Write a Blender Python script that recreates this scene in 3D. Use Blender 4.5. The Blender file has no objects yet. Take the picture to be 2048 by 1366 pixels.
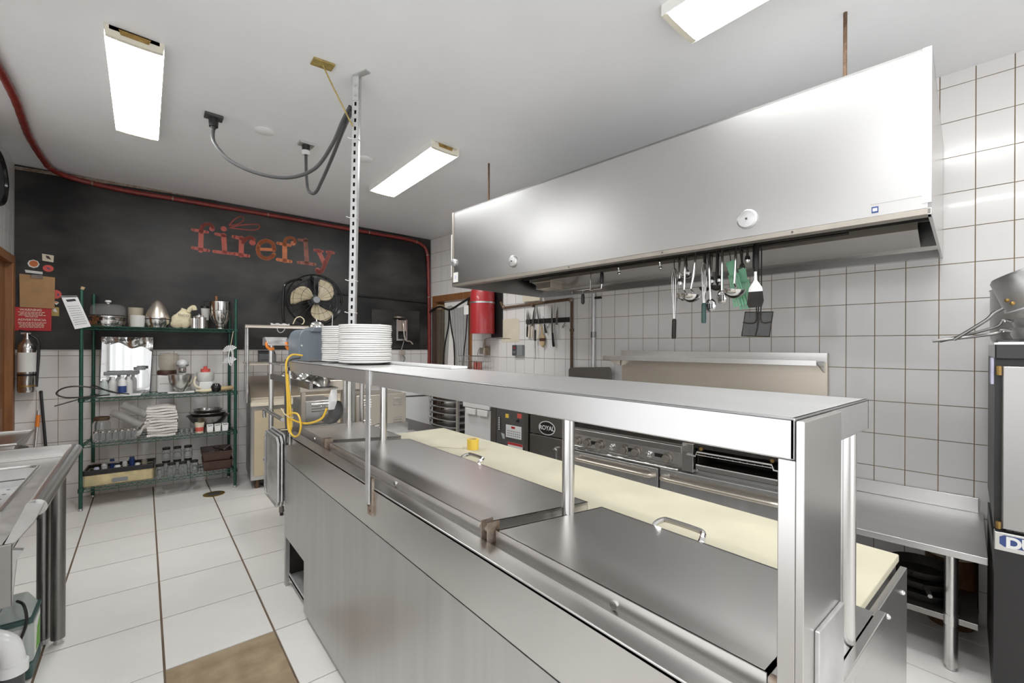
import bpy, bmesh, math, random
from mathutils import Vector, Matrix
random.seed(7)
PI = math.pi
scene = bpy.context.scene
C = scene.collection

# ------------------------------------------------------------------ camera, world, exposure
cam_d = bpy.data.cameras.new('camera'); cam = bpy.data.objects.new('camera', cam_d); C.objects.link(cam)
cam_d.sensor_width = 36.0; cam_d.lens = 890.86 / 2048 * 36.0; cam_d.shift_y = 10.3 / 2048
cam_d.clip_start = 0.02; cam_d.clip_end = 60
cam.matrix_world = (Matrix.Translation((0, 0, 1.6)) @ Matrix.Rotation(-0.6903, 4, 'Z')
                    @ Matrix.Rotation(PI / 2, 4, 'X') @ Matrix.Rotation(0.0048, 4, 'Z'))
scene.camera = cam
scene.cycles.max_bounces = 16; scene.cycles.diffuse_bounces = 9; scene.cycles.glossy_bounces = 6; scene.cycles.transparent_max_bounces = 16
world = bpy.data.worlds.new('world'); scene.world = world; world.use_nodes = True
world.node_tree.nodes['Background'].inputs[0].default_value = (0.92, 0.93, 0.95, 1)
world.node_tree.nodes['Background'].inputs[1].default_value = 1.35
scene.view_settings.view_transform = 'Standard'; scene.view_settings.look = 'None'
scene.view_settings.exposure = 0.80; scene.view_settings.gamma = 1.0; scene.view_settings.use_curve_mapping = False
LAMP_POWER = 18.0          # emission of the fluorescent diffusers

# ------------------------------------------------------------------ frames
RA = 0.0849
FR = {'W': ((0, 0, 0), 0.0),                      # prep table and floor grid
      'R': ((3.90588, 0.33240, 0), RA),           # right wall: x into the wall, y along it
      'B': ((-1.0, 6.5435, 0), -0.0967),          # back wall: x along it, y into the wall
      'S': ((-0.466, 5.939, 0), -0.058)}          # green wire shelving
def to_world(fr, p):
    o, a = FR[fr]
    return Vector((o[0] + p[0] * math.cos(a) - p[1] * math.sin(a), o[1] + p[0] * math.sin(a) + p[1] * math.cos(a), o[2] + p[2]))
def ceil_z(x, y): return 3.245 - .0325 * (x - 3.41) - .0168 * (y - 6.13)

# ------------------------------------------------------------------ materials
MATS = {}
def mat(name, col, rough=.5, metal=0.0, var=0.0, vscale=6.0, stretch=(1, 1, 1), bump=0.0, bscale=40.0, trans=0.0, alpha=1.0,
        emit=0.0, col2=None, spec=.5, ramp=(.28, .72), rvar=0.0, coat=0.0, detail=5.0):
    m = bpy.data.materials.new(name); m.use_nodes = True; nt = m.node_tree; N = nt.nodes; Lk = nt.links
    b = N['Principled BSDF']
    b.inputs['Base Color'].default_value = (*col, 1); b.inputs['Roughness'].default_value = rough; b.inputs['Metallic'].default_value = metal
    if trans: b.inputs['Transmission Weight'].default_value = trans; b.inputs['IOR'].default_value = 1.35
    if alpha < 1: b.inputs['Alpha'].default_value = alpha
    b.inputs['Specular IOR Level'].default_value = spec
    if coat: b.inputs['Coat Weight'].default_value = coat
    if emit:
        b.inputs['Emission Color'].default_value = (*col, 1); b.inputs['Emission Strength'].default_value = emit
    if var or col2 or rvar or bump:
        tc = N.new('ShaderNodeTexCoord'); mp = N.new('ShaderNodeMapping'); mp.inputs['Scale'].default_value = stretch
        Lk.new(tc.outputs['Object'], mp.inputs['Vector'])
        nz = N.new('ShaderNodeTexNoise'); nz.inputs['Scale'].default_value = vscale; nz.inputs['Detail'].default_value = detail
        Lk.new(mp.outputs['Vector'], nz.inputs['Vector'])
        if var or col2:
            cr = N.new('ShaderNodeValToRGB'); cr.color_ramp.elements[0].position = ramp[0]; cr.color_ramp.elements[1].position = ramp[1]
            c2 = col2 if col2 else tuple(max(0, c * (1 - var)) for c in col)
            cr.color_ramp.elements[0].color = (*c2, 1); cr.color_ramp.elements[1].color = (*[min(1, c * (1 + (var * .4 if not col2 else 0))) for c in col], 1)
            Lk.new(nz.outputs['Fac'], cr.inputs['Fac']); Lk.new(cr.outputs['Color'], b.inputs['Base Color'])
        if rvar:
            mr = N.new('ShaderNodeMapRange'); mr.inputs['From Min'].default_value = .3; mr.inputs['From Max'].default_value = .7
            mr.inputs['To Min'].default_value = max(.02, rough - rvar); mr.inputs['To Max'].default_value = min(1, rough + rvar)
            Lk.new(nz.outputs['Fac'], mr.inputs['Value']); Lk.new(mr.outputs['Result'], b.inputs['Roughness'])
        if bump:
            n2 = N.new('ShaderNodeTexNoise'); n2.inputs['Scale'].default_value = bscale; Lk.new(mp.outputs['Vector'], n2.inputs['Vector'])
            bp = N.new('ShaderNodeBump'); bp.inputs['Strength'].default_value = bump; bp.inputs['Distance'].default_value = .01
            Lk.new(n2.outputs['Fac'], bp.inputs['Height']); Lk.new(bp.outputs['Normal'], b.inputs['Normal'])
    MATS[name] = m
    return m
mat('steel', (.64, .63, .615), .26, 1.0, var=.03, vscale=2, detail=1)
mat('steel_v', (.64, .63, .615), .28, 1.0, var=.03, vscale=2, stretch=(2, 2, .5), detail=1)
mat('steel_hood', (.50, .495, .485), .34, 1.0, var=.03, vscale=1.2, stretch=(1, 1, .3), detail=2)
mat('steel_panel', (.52, .515, .505), .40, .9, var=.10, vscale=2.2, rvar=.03, stretch=(7, 7, .6), detail=4)
mat('steel_lid', (.74, .72, .70), .30, 1.0, var=.07, vscale=1.2, stretch=(1, .6, 1), detail=2)
mat('steel_shelf', (.64, .635, .63), .36, 1.0, var=.10, vscale=3, stretch=(1.6, .5, 1), detail=5)
mat('steel_dark', (.27, .26, .25), .36, 1.0, var=.12, vscale=3, detail=2)
mat('steel_grime', (.40, .365, .32), .42, .8, var=.15, vscale=6)
mat('fryer_grey', (.105, .10, .095), .42, .2, var=.1, vscale=5)
mat('steel_oven', (.42, .41, .40), .38, 1.0, var=.06, vscale=2, stretch=(2, 2, .5), detail=2)
mat('steel_warm', (.62, .56, .48), .33, .85, var=.06, vscale=2)
mat('chrome', (.72, .71, .70), .12, 1.0, var=.08, vscale=8)
mat('galvanised', (.62, .63, .62), .45, .7, var=.12, vscale=20)
mat('alum', (.66, .66, .66), .38, .9, var=.15, vscale=14, rvar=.08)
mat('rusty_steel', (.42, .38, .33), .5, .7, col2=(.20, .12, .07), vscale=30)
mat('rust', (.17, .105, .065), .8, .2, var=.5, vscale=60)
mat('wall_tile', (.77, .752, .735), .16, 0, var=.05, vscale=1.3, bump=.06, bscale=9, coat=.2)
mat('wall_tile_b', (.78, .755, .735), .17, 0, var=.05, vscale=1.3, bump=.06, bscale=9, coat=.2)
mat('grout', (.34, .25, .15), .85, 0, var=.35, vscale=5)
mat('floor_tile', (.78, .76, .73), .30, 0, var=.06, vscale=2.5, bump=.05, bscale=16)
mat('floor_grout', (.17, .12, .08), .9, 0, var=.4, vscale=4)
mat('concrete', (.40, .31, .20), .75, 0, col2=(.20, .145, .085), vscale=7, bump=.25, bscale=30)
mat('ceiling', (.87, .875, .885), .42, 0, var=.05, vscale=1.2, bump=.05, bscale=5)
mat('plaster', (.62, .60, .57), .6, 0, var=.06, vscale=2)
mat('black_paint', (.070, .065, .061), .44, 0, spec=.35, ramp=(.40, .68), col2=(.011, .0105, .010), vscale=1.1, rvar=.10, bump=.04, bscale=6, stretch=(1, 1, 1.9), detail=10)
mat('letter_red', (.42, .075, .05), .45, 0, var=.15, vscale=20)
mat('letter_orange', (.58, .16, .05), .45, 0, var=.25, vscale=9)
mat('letter_faded', (.40, .10, .065), .5, 0, col2=(.13, .06, .04), vscale=14)
mat('red_pipe', (.23, .026, .020), .30, 0, var=.35, vscale=25, bump=.25, bscale=60)
mat('red', (.42, .03, .035), .30, 0, var=.1, vscale=8, coat=.3)
mat('red_sign', (.45, .03, .035), .5)
mat('black', (.016, .015, .015), .4, 0, var=.2, vscale=20)
mat('black_gloss', (.012, .012, .012), .18)
mat('soot_and_shade', (.030, .025, .020), .55, .2, var=.5, vscale=15)  # blackened ware; also puts shade into the panels behind the compressor cut-out
mat('dark_grey', (.07, .07, .072), .45, 0, var=.2, vscale=10)
mat('mid_grey', (.24, .25, .26), .45, 0, var=.08, vscale=6)
mat('slate_plastic', (.155, .185, .215), .42, 0, var=.10, vscale=9)
mat('white_plastic', (.72, .72, .71), .35, 0, var=.04, vscale=8)
mat('white_china', (.80, .79, .77), .12, 0, coat=.3)
mat('white_enamel', (.70, .70, .69), .3, 0, var=.05, vscale=3)
mat('pvc', (.80, .80, .80), .25, 0, var=.05, vscale=14)
mat('paper', (.72, .71, .68), .7)
mat('cream_board', (.56, .525, .40), .5, 0, var=.10, vscale=4, rvar=.05)
mat('cream', (.68, .61, .48), .6, 0, var=.08, vscale=6)
mat('wood', (.30, .13, .045), .42, 0, col2=(.20, .08, .03), vscale=6, stretch=(6, 6, .6))
mat('wood_dark', (.17, .075, .035), .45, 0, var=.4, vscale=8, stretch=(5, 5, .6))
mat('light_wood', (.55, .40, .22), .5, 0, var=.2, vscale=12)
mat('hardboard', (.42, .25, .115), .55, 0, var=.18, vscale=9)
mat('green_wire', (.022, .085, .060), .32, .3, var=.2, vscale=20)
mat('green_plastic', (.24, .56, .35), .4, 0, var=.1, vscale=14)
mat('teal_grip', (.055, .11, .10), .5)
mat('orange', (.85, .25, .03), .4, emit=.0)
mat('yellow_tape', (.80, .55, .08), .35, trans=0)
mat('yellow_cord', (.78, .50, .05), .4)
mat('yellow_plate', (.44, .33, .11), .5, .3, var=.3, vscale=30)
mat('glass', (.93, .95, .95), .04, 0, trans=.95)
mat('clear_plastic', (.80, .80, .78), .06, 0, alpha=.10)
mat('amber_plastic', (.50, .44, .34), .12, 0, alpha=.45)
mat('frosted', (.74, .73, .70), .35, 0, alpha=.75)
mat('towel', (.76, .72, .68), .9, 0, var=.10, vscale=30, bump=.3, bscale=120)
mat('cotton', (.74, .66, .46), .9, 0, var=.14, vscale=14, bump=.35, bscale=30)
mat('mirror', (.80, .81, .82), .03, 1.0)
mat('foil', (.80, .80, .80), .22, 1.0, bump=.6, bscale=30)
mat('brown_plastic', (.075, .035, .025), .4, 0, var=.2, vscale=10)
mat('box_cream', (.60, .50, .28), .7, 0, var=.3, vscale=14)
mat('fan_blade', (.52, .44, .30), .45, 0, var=.12, vscale=8)
mat('mesh_net', (.035, .035, .035), .7, 0, alpha=.55)
mat('screen_mesh', (.10, .10, .10), .5, .4, alpha=.55)
mat('diffuser', (.985, 1.0, 1.0), .4, emit=LAMP_POWER)
mat('opaque_skirt', (.88, .88, .84), .5)  # plain opaque white for the skirts added to the lamps
mat('diffuser_end', (.78, .74, .62), .4)
mat('brass', (.42, .27, .09), .42, .8, var=.4, vscale=30)
mat('tan_reflection', (.62, .52, .36), .35, .3, var=.08, vscale=3)  # steel counter doors, with a tan reflection put into the colour
mat('blue', (.03, .06, .20), .4)
mat('green_label', (.16, .42, .05), .5)
mat('led_red', (.45, .02, .02), .3)
mat('milky', (.50, .55, .52), .35, 0, alpha=.8)
mat('pink', (.62, .10, .08), .5)
mat('lavender', (.55, .54, .70), .45)

# ------------------------------------------------------------------ mesh building
class M:
    def __init__(s): s.v = []; s.f = []
    def add(s, vs, fs):
        k = len(s.v); s.v += [tuple(p) for p in vs]; s.f += [tuple(i + k for i in f) for f in fs]; return s
    def box(s, x0, x1, y0, y1, z0, z1):
        return s.add([(x0, y0, z0), (x1, y0, z0), (x1, y1, z0), (x0, y1, z0), (x0, y0, z1), (x1, y0, z1), (x1, y1, z1), (x0, y1, z1)],
                     [(0, 3, 2, 1), (4, 5, 6, 7), (0, 1, 5, 4), (1, 2, 6, 5), (2, 3, 7, 6), (3, 0, 4, 7)])
    def hexa(s, p):     # 8 corner points in box order
        return s.add(p, [(0, 3, 2, 1), (4, 5, 6, 7), (0, 1, 5, 4), (1, 2, 6, 5), (2, 3, 7, 6), (3, 0, 4, 7)])
    def prism(s, pts, vec):
        n = len(pts); a = [Vector(p) for p in pts]; b = [p + Vector(vec) for p in a]
        return s.add(a + b, [tuple(range(n))[::-1], tuple(range(n, 2 * n))] + [(i, (i + 1) % n, n + (i + 1) % n, n + i) for i in range(n)])
    def tube(s, pts, r, n=8, closed=False, cap=True):
        P = [Vector(p) for p in pts]; m = len(P); rs = r if isinstance(r, (list, tuple)) else [r] * m
        T = []
        for i in range(m):
            a = P[(i - 1) % m] if closed or i > 0 else P[i]; b = P[(i + 1) % m] if closed or i < m - 1 else P[i]
            t = (b - a); T.append(t.normalized() if t.length > 1e-9 else Vector((0, 0, 1)))
        u = T[0].orthogonal().normalized(); vs = []
        for i in range(m):
            u = (u - T[i] * u.dot(T[i])); u = u.normalized() if u.length > 1e-6 else T[i].orthogonal().normalized()
            w = T[i].cross(u)
            for k in range(n):
                a = 2 * PI * k / n; vs.append(P[i] + (u * math.cos(a) + w * math.sin(a)) * rs[i])
        fs = [(i * n + k, i * n + (k + 1) % n, (i + 1) * n + (k + 1) % n, (i + 1) * n + k) for i in range(m - 1) for k in range(n)]
        if closed: fs += [((m - 1) * n + k, (m - 1) * n + (k + 1) % n, (k + 1) % n, k) for k in range(n)]
        elif cap: fs += [tuple(range(n))[::-1], tuple(range((m - 1) * n, m * n))]
        return s.add(vs, fs)
    def cyl(s, p, q, r, r2=None, n=16): return s.tube([p, q], [r, r if r2 is None else r2], n)
    def lathe(s, prof, c=(0, 0, 0), n=24, rot=None, cap=True):
        vs = []
        for r, z in prof:
            for k in range(n):
                a = 2 * PI * k / n; p = Vector((r * math.cos(a), r * math.sin(a), z)); vs.append((rot @ p if rot else p) + Vector(c))
        m = len(prof)
        fs = [(i * n + k, i * n + (k + 1) % n, (i + 1) * n + (k + 1) % n, (i + 1) * n + k) for i in range(m - 1) for k in range(n)]
        if cap:
            if prof[0][0] > 1e-5: fs.append(tuple(range(n))[::-1])
            if prof[-1][0] > 1e-5: fs.append(tuple(range((m - 1) * n, m * n)))
        return s.add(vs, fs)
    def ball(s, c, r, sc=(1, 1, 1), n=14, rot=None):
        prof = [(max(1e-6, math.sin(PI * i / 8)), -math.cos(PI * i / 8)) for i in range(9)]
        R = Matrix.Diagonal(Vector((r * sc[0], r * sc[1], r * sc[2]))).to_3x3()
        return s.lathe(prof, c, n, (rot @ R) if rot else R, cap=False)
    def wavy(s, nu, nv, fn):   # grid sheet
        vs = [fn(i / nu, j / nv) for i in range(nu + 1) for j in range(nv + 1)]
        return s.add(vs, [(i * (nv + 1) + j, (i + 1) * (nv + 1) + j, (i + 1) * (nv + 1) + j + 1, i * (nv + 1) + j + 1) for i in range(nu) for j in range(nv)])
RX = Matrix.Rotation(PI / 2, 3, 'X'); RY = Matrix.Rotation(PI / 2, 3, 'Y')
def arc(c, r, a0, a1, n, plane='xz'):
    out = []
    for i in range(n + 1):
        a = a0 + (a1 - a0) * i / n; p, q = r * math.cos(a), r * math.sin(a)
        out.append({'xz': (c[0] + p, c[1], c[2] + q), 'xy': (c[0] + p, c[1] + q, c[2]), 'yz': (c[0], c[1] + p, c[2] + q)}[plane])
    return out
def smooth_path(pts, k=6):
    P = [Vector(p) for p in pts]; out = []
    for i in range(len(P) - 1):
        p0 = P[max(0, i - 1)]; p1 = P[i]; p2 = P[i + 1]; p3 = P[min(len(P) - 1, i + 2)]
        for j in range(k):
            t = j / k
            out.append(.5 * ((2 * p1) + (p2 - p0) * t + (2 * p0 - 5 * p1 + 4 * p2 - p3) * t * t + (3 * p1 - p0 - 3 * p2 + p3) * t ** 3))
    return out + [P[-1]]

ORG = {}
def mesh_of(name, m, mt, org=(0, 0, 0), smooth=True):
    me = bpy.data.meshes.new(name)
    me.from_pydata([(p[0] - org[0], p[1] - org[1], p[2] - org[2]) for p in m.v], [], m.f); me.validate(); me.update()
    bm = bmesh.new(); bm.from_mesh(me); bmesh.ops.recalc_face_normals(bm, faces=bm.faces); bm.to_mesh(me); bm.free()
    if smooth:
        me.polygons.foreach_set('use_smooth', [True] * len(me.polygons)); me.set_sharp_from_angle(angle=math.radians(38))
    me.materials.append(MATS[mt])
    return me
def bevel(o, w):
    md = o.modifiers.new('edge', 'BEVEL'); md.width = w; md.segments = 2; md.limit_method = 'ANGLE'; md.angle_limit = math.radians(50); md.harden_normals = True
def thing(name, label, cat, fr='W', p=(0, 0, 0), group=None):
    o = bpy.data.objects.new(name, None); C.objects.link(o); o.empty_display_size = .05
    o.location = to_world(fr, p); o.rotation_euler = (0, 0, FR[fr][1]); o['label'] = label; o['category'] = cat
    if group: o['group'] = group
    ORG[o.name] = p
    return o
def part(parent, name, m, mt, bev=0, smooth=True, label=None, kind=None):
    org = ORG[parent.name]
    o = bpy.data.objects.new(name, mesh_of(name, m, mt, org, smooth)); C.objects.link(o); o.parent = parent
    ORG[o.name] = org
    if bev: bevel(o, bev)
    if label: o['label'] = label
    if kind: o['kind'] = kind
    return o
def solo(name, label, cat, m, mt, fr='W', p=(0, 0, 0), group=None, bev=0, smooth=True):
    o = bpy.data.objects.new(name, mesh_of(name, m, mt, p, smooth)); C.objects.link(o)
    o.location = to_world(fr, p); o.rotation_euler = (0, 0, FR[fr][1]); o['label'] = label; o['category'] = cat
    if group: o['group'] = group
    if bev: bevel(o, bev)
    ORG[o.name] = p
    return o
def struct(name, m, mt, fr='W', p=(0, 0, 0), label=None, cat=None, smooth=False, bev=0):
    o = solo(name, label or name.replace('_', ' '), cat or 'structure', m, mt, fr, p, smooth=smooth, bev=bev)
    o['kind'] = 'structure'
    return o
def dup(root, fr, p, label=None, rz=0.0, sc=None):
    r = root.copy(); C.objects.link(r); r.location = to_world(fr, p); r.rotation_euler = (0, 0, FR[fr][1] + rz)
    if label: r['label'] = label
    if sc: r.scale = sc
    for ch in list(root.children):
        c = ch.copy(); C.objects.link(c); c.parent = r
        for g in ch.children:
            d = g.copy(); C.objects.link(d); d.parent = c
    return r
def text_part(parent, name, txt, size, mt, mtx, thick=.0006, bold=0.0, label=None):
    cu = bpy.data.curves.new(name, 'FONT'); cu.body = txt; cu.size = size; cu.align_x = 'CENTER'; cu.align_y = 'CENTER'; cu.extrude = thick; cu.offset = bold
    t = bpy.data.objects.new('tmp_text', cu); C.objects.link(t); bpy.context.view_layer.update()
    me = bpy.data.meshes.new_from_object(t.evaluated_get(bpy.context.evaluated_depsgraph_get()))
    bpy.data.objects.remove(t); bpy.data.curves.remove(cu)
    org = ORG[parent.name]; me.transform(Matrix.Translation(-Vector(org)) @ mtx); me.materials.clear(); me.materials.append(MATS[mt])
    o = bpy.data.objects.new(name, me); C.objects.link(o); o.parent = parent; ORG[o.name] = org
    if label: o['label'] = label
    return o
def face_mtx(c, right, up, skew=0):
    r = Vector(right).normalized(); u = Vector(up).normalized(); n = r.cross(u)
    return Matrix(((r.x, u.x, n.x, c[0]), (r.y, u.y, n.y, c[1]), (r.z, u.z, n.z, c[2]), (0, 0, 0, 1)))

ORD = 'first second third fourth fifth sixth seventh eighth ninth tenth eleventh twelfth thirteenth fourteenth fifteenth sixteenth seventeenth eighteenth'.split()
def from_top(k, n): return 'topmost' if k == n - 1 else 'lowest' if k == 0 else ORD[n - 1 - k] + ' from the top'
# ================================================================== THE SETTING
BL, BRIGHT = 0.0, 4.432     # back wall along its own x
# --- floor: slab (grout) + tiles
fl = struct('floor', M().box(-1.0, 4.45, -4.5, 6.6, -.12, -.006), 'floor_grout')
TX0, TDX, TY0, TDY = .0833, .4866, 5.43, .5317
ftile = mesh_of('tile', M().box(.0055, TDX - .0055, .0042, TDY - .0042, -.012, 0), 'floor_tile')
for i in range(-2, 9):
    for j in range(-3, 19):
        x0, y0 = TX0 + i * TDX, TY0 - (j + 1) * TDY
        if x0 > 4.2 or y0 > 6.5 or y0 < -4.5 or x0 < -.95: continue
        if i == 0 and j == 5:
            part(fl, 'concrete_patch', M().box(x0 + .004, x0 + TDX - .004, y0 + .003, y0 + TDY - .003, -.012, -.001), 'concrete', label='worn brown concrete patch where a tile is missing'); continue
        o = bpy.data.objects.new('tile', ftile); C.objects.link(o); o.parent = fl; o.location = (x0, y0, random.uniform(-.0008, .0004))
        if x0 < -.9: o.scale.x = 1
cut = mesh_of('tile', M().box(0, .055, .0032, TDY - .0032, -.012, 0), 'floor_tile')
d = thing('floor_drain', 'round green-black floor drain set between white floor tiles', 'drain', 'W', (.585, 5.729, 0))
part(d, 'rim', M().lathe([(.062, 0), (.1, 0), (.1, .004), (.088, .006), (.062, .005)], (.585, 5.729, 0), 32, cap=False), 'brass')
part(d, 'grate', M().lathe([(.001, .0035), (.085, .0035), (.085, .001)], (.585, 5.729, 0), 32), 'dark_grey')

# --- right wall
def tile_grid(parent, mt, cells, stuff, thick=.006, axis='y'):
    """cells/stuff: (a0,a1,z0,z1) rectangles; axis 'y' -> wall in y-z plane proud to -x, 'x' -> wall in x-z plane proud to -y"""
    cache = {}
    def mk(m, a0, a1, z0, z1, g=.0024):
        if axis == 'y': m.box(-thick, 0, a0 + g, a1 - g, z0 + g, z1 - g)
        else: m.box(a0 + g, a1 - g, -thick, 0, z0 + g, z1 - g)
    for (a0, a1, z0, z1) in cells:
        key = (round(a1 - a0, 3), round(z1 - z0, 3))
        if key not in cache:
            m = M(); mk(m, 0, a1 - a0, 0, z1 - z0); cache[key] = mesh_of('tile', m, mt)
        o = bpy.data.objects.new('tile', cache[key]); C.objects.link(o); o.parent = parent
        e = random.uniform(-.0007, .0007)
        o.location = (e, a0, z0) if axis == 'y' else (a0, e, z0)
        o.rotation_euler = (0, random.uniform(-.002, .002), random.uniform(-.003, .003)) if axis == 'y' else (random.uniform(-.002, .002), 0, random.uniform(-.003, .003))
    if stuff:
        m = M()
        for c in stuff: mk(m, *c)
        part(parent, 'tile_field', m, mt, kind='stuff')
DS0, DS1, DZ = 4.80, 5.72, 2.29          # doorway in the right wall
wr = struct('wall_right', M().box(0, .15, -4.9, DS0, 0, 3.5).box(0, .15, DS1, 5.95, 0, 3.5).box(0, .15, DS0, DS1, DZ, 3.5), 'grout', 'R')
big, rest = [], []
TW, TH = .1587, .2223
for n in range(-10, 59):
    a1 = 4.409 - n * TW; a0 = a1 - TW
    if a0 < -4.9 or a0 > 5.80: continue
    a1 = min(a1, 5.815)
    for mrow in range(-8, 10):
        z0 = 1.6864 + (mrow - 1) * TH + TH * 0; z1 = z0 + TH
        z0, z1 = max(0, z0), min(z1, 3.42)
        if z1 - z0 < .01: continue
        if a1 > DS0 and a0 < DS1 and z0 < DZ:
            segs = []
            if a0 < DS0 - .02: segs.append((a0, DS0, z0, z1))
            if a1 > DS1 + .02: segs.append((DS1, a1, z0, z1))
            if z1 > DZ + .02: segs.append((max(a0, DS0), min(a1, DS1), DZ, z1))
            rest += segs if z1 <= DZ + .02 else []
            big += segs if z1 > DZ + .02 else []
            continue
        vis = (a0 > -.35 and ((1.2 < z1 and z0 < 2.22 and a1 > .55) or (a0 < .75 and z1 > .55 and (a0 < .15 or z0 < 2.2)) or (a0 > 3.6 and z0 > 2.1)))
        (big if vis else rest).append((a0, a1, z0, z1))
tile_grid(wr, 'wall_tile', big[:300], rest + big[300:])
# --- back wall: tiled below, painted black above
wb = struct('wall_back', M().box(-.1, 4.6, 0, .15, 0, 1.543), 'grout', 'B')
part(wb, 'painted_panel', M().box(-.1, 4.6, -.004, .15, 1.545, 3.55), 'black_paint', label='black painted upper wall with worn smears')
part(wb, 'ledge', M().box(0, 4.6, -.008, 0, 1.538, 1.546), 'plaster')
big, rest = [], []
for n in range(-5, 27):
    a0 = .638 + n * .1582; a1 = a0 + .1582; a0 = max(a0, 0.0); a1 = min(a1, 4.432)
    if a1 - a0 < .02: continue
    for z0, z1 in [(1.4837, 1.537)] + [(max(0, 1.4837 - (k + 1) * TH), 1.4837 - k * TH) for k in range(7)]:
        (big if (a0 < 2.1 or a0 > 3.6) else rest).append((a0, a1, z0, z1))
tile_grid(wb, 'wall_tile_b', big, rest, axis='x')
struct('trim_1', M().box(0, 4.43, -.02, -.005, 3.33, 3.352).box(0, 4.43, -.028, -.005, 3.345, 3.36), 'rusty_steel', 'B', label='brown stained moulding between black wall and ceiling', cat='trim')
# --- left wall with wooden door, front wall behind the camera
wl = struct('wall_left', M().box(-1.15, -1.0, -4.5, -3.7, 0, 3.5).box(-1.15, -1.0, 2.0, 5.2, 0, 3.5).box(-1.15, -1.0, -3.7, 2.0, 0, .6).box(-1.15, -1.0, -3.7, 2.0, 3.0, 3.5).box(-1.15, -1.0, 6.44, 6.7, 0, 3.5).box(-1.15, -1.0, 5.2, 6.44, 2.43, 3.5), 'grout')
ORG[wl.name] = (0, 0, 0)
lt = [(y, y + .1587, z, min(z + TH, 3.46)) for z in [2.43 + k * TH for k in range(5)] for y in [6.44 - (k + 1) * .1587 for k in range(4)]]
lt2 = [(y, y + .1587, z, min(z + TH, 3.5)) for z in [k * TH for k in range(16)] for y in [5.2 - (k + 1) * .1587 for k in range(61)]]
lt3 = [(6.44, 6.535, k * TH, min((k + 1) * TH, 3.46)) for k in range(16)]
mm = M()
for (a0, a1, z0, z1) in [c for c in lt2 if not (c[1] > -3.7 and c[0] < 2.0 and c[3] > .6 and c[2] < 3.0)]: mm.box(-1.0, -.994, a0 + .002, a1 - .002, z0 + .002, z1 - .002)
part(wl, 'tile_field', mm, 'wall_tile', kind='stuff')
for (a0, a1, z0, z1) in lt + lt3:
    part(wl, 'tile', M().box(-1.0, -.994, a0 + .0018, a1 - .0018, z0 + .0018, z1 - .0018), 'wall_tile')
w1 = struct('window_1', M().box(-1.16, -.97, -3.76, -3.68, .55, 3.06).box(-1.16, -.97, 1.98, 2.06, .55, 3.06).box(-1.16, -.97, -3.68, 1.98, .55, .62).box(-1.16, -.97, -3.68, 1.98, 2.98, 3.06), 'white_enamel', label='wide window frame in the side wall behind the camera', cat='window')
for y in (-2.75, -1.8, -.85, .1, 1.05): part(w1, 'mullion', M().box(-1.10, -1.04, y - .03, y + .03, .62, 2.98), 'white_enamel')
dr = struct('door_1', M().box(-1.06, -1.03, 5.26, 6.40, 0, 2.38), 'wood', label='brown wooden door in the corner beside the fire extinguisher', cat='door')
part(dr, 'door_frame', M().box(-1.10, -.975, 6.38, 6.47, 0, 2.46).box(-1.10, -.975, 5.17, 5.26, 0, 2.46).box(-1.10, -.975, 5.26, 6.38, 2.38, 2.46), 'wood', bev=.006)
part(dr, 'door_panel', M().box(-1.03, -1.02, 5.4, 6.26, .2, 1.0).box(-1.03, -1.02, 5.4, 6.26, 1.15, 2.2), 'wood', bev=.004)
struct('wall_front', M().box(-1.15, .3, -4.55, -4.4, 0, 3.6).box(3.8, 4.5, -4.55, -4.4, 0, 3.6).box(.3, 3.8, -4.55, -4.4, 3.0, 3.6), 'wall_tile')
cz = ceil_z
cx = [(-1.15, -4.55), (4.5, -4.55), (4.5, 6.9), (-1.15, 6.9)]
struct('ceiling', M().hexa([(x, y, cz(x, y)) for x, y in cx] + [(x, y, cz(x, y) + .12) for x, y in cx]), 'ceiling')

# --- doorway in the right wall: room beyond, frame, mosquito net
d2 = struct('door_2', M().box(-.015, .16, DS0 - .02, DS0 + .06, 0, DZ).box(-.015, .16, DS1 - .06, DS1 + .02, 0, DZ).box(-.015, .16, DS0 - .02, DS1 + .02, DZ - .02, DZ + .075), 'wood', 'R', label='wooden doorway in the tiled wall behind black mosquito netting', cat='door', bev=.004)
part(d2, 'passage_wall', M().box(.75, .8, 3.6, 6.9, 0, 2.7), 'plaster')
part(d2, 'passage_side', M().box(.15, .75, 6.85, 6.9, 0, 2.7).box(.15, .75, 3.6, 3.65, 0, 2.7).box(.15, .75, 3.6, 6.9, 2.65, 2.7).box(.15, .75, 3.6, 6.9, -.05, 0), 'plaster')
part(d2, 'side_board', M().box(.02, .10, DS1 - .15, DS1 - .06, 0, DZ - .06), 'light_wood')
net = thing('mosquito_net', 'black mesh fly curtain gathered with dark ribbons in the doorway', 'net', 'R', (-.03, 5.26, 0))
def net_sheet(ya, yb, ph):
    return M().wavy(30, 8, lambda u, v: (-.028 + .012 * math.sin(u * 40 + ph), ya(v) + (yb(v) - ya(v)) * u, 2.2 - v * 2.0 - .05 * math.sin(u * PI)))
part(net, 'net_panel', net_sheet(lambda v: 4.82, lambda v: 5.26 - .13 * min(1, v * 1.6), 0), 'mesh_net')
part(net, 'net_panel', net_sheet(lambda v: 5.26 + .10 * min(1, v * 1.6), lambda v: 5.74, 1), 'mesh_net')
part(net, 'ribbon', M().tube(smooth_path([(-.04, 4.79, 2.27), (-.05, 5.0, 2.2), (-.05, 5.25, 2.13), (-.05, 5.5, 2.19), (-.045, 5.78, 2.12)]), .016, 6), 'black')
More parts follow.
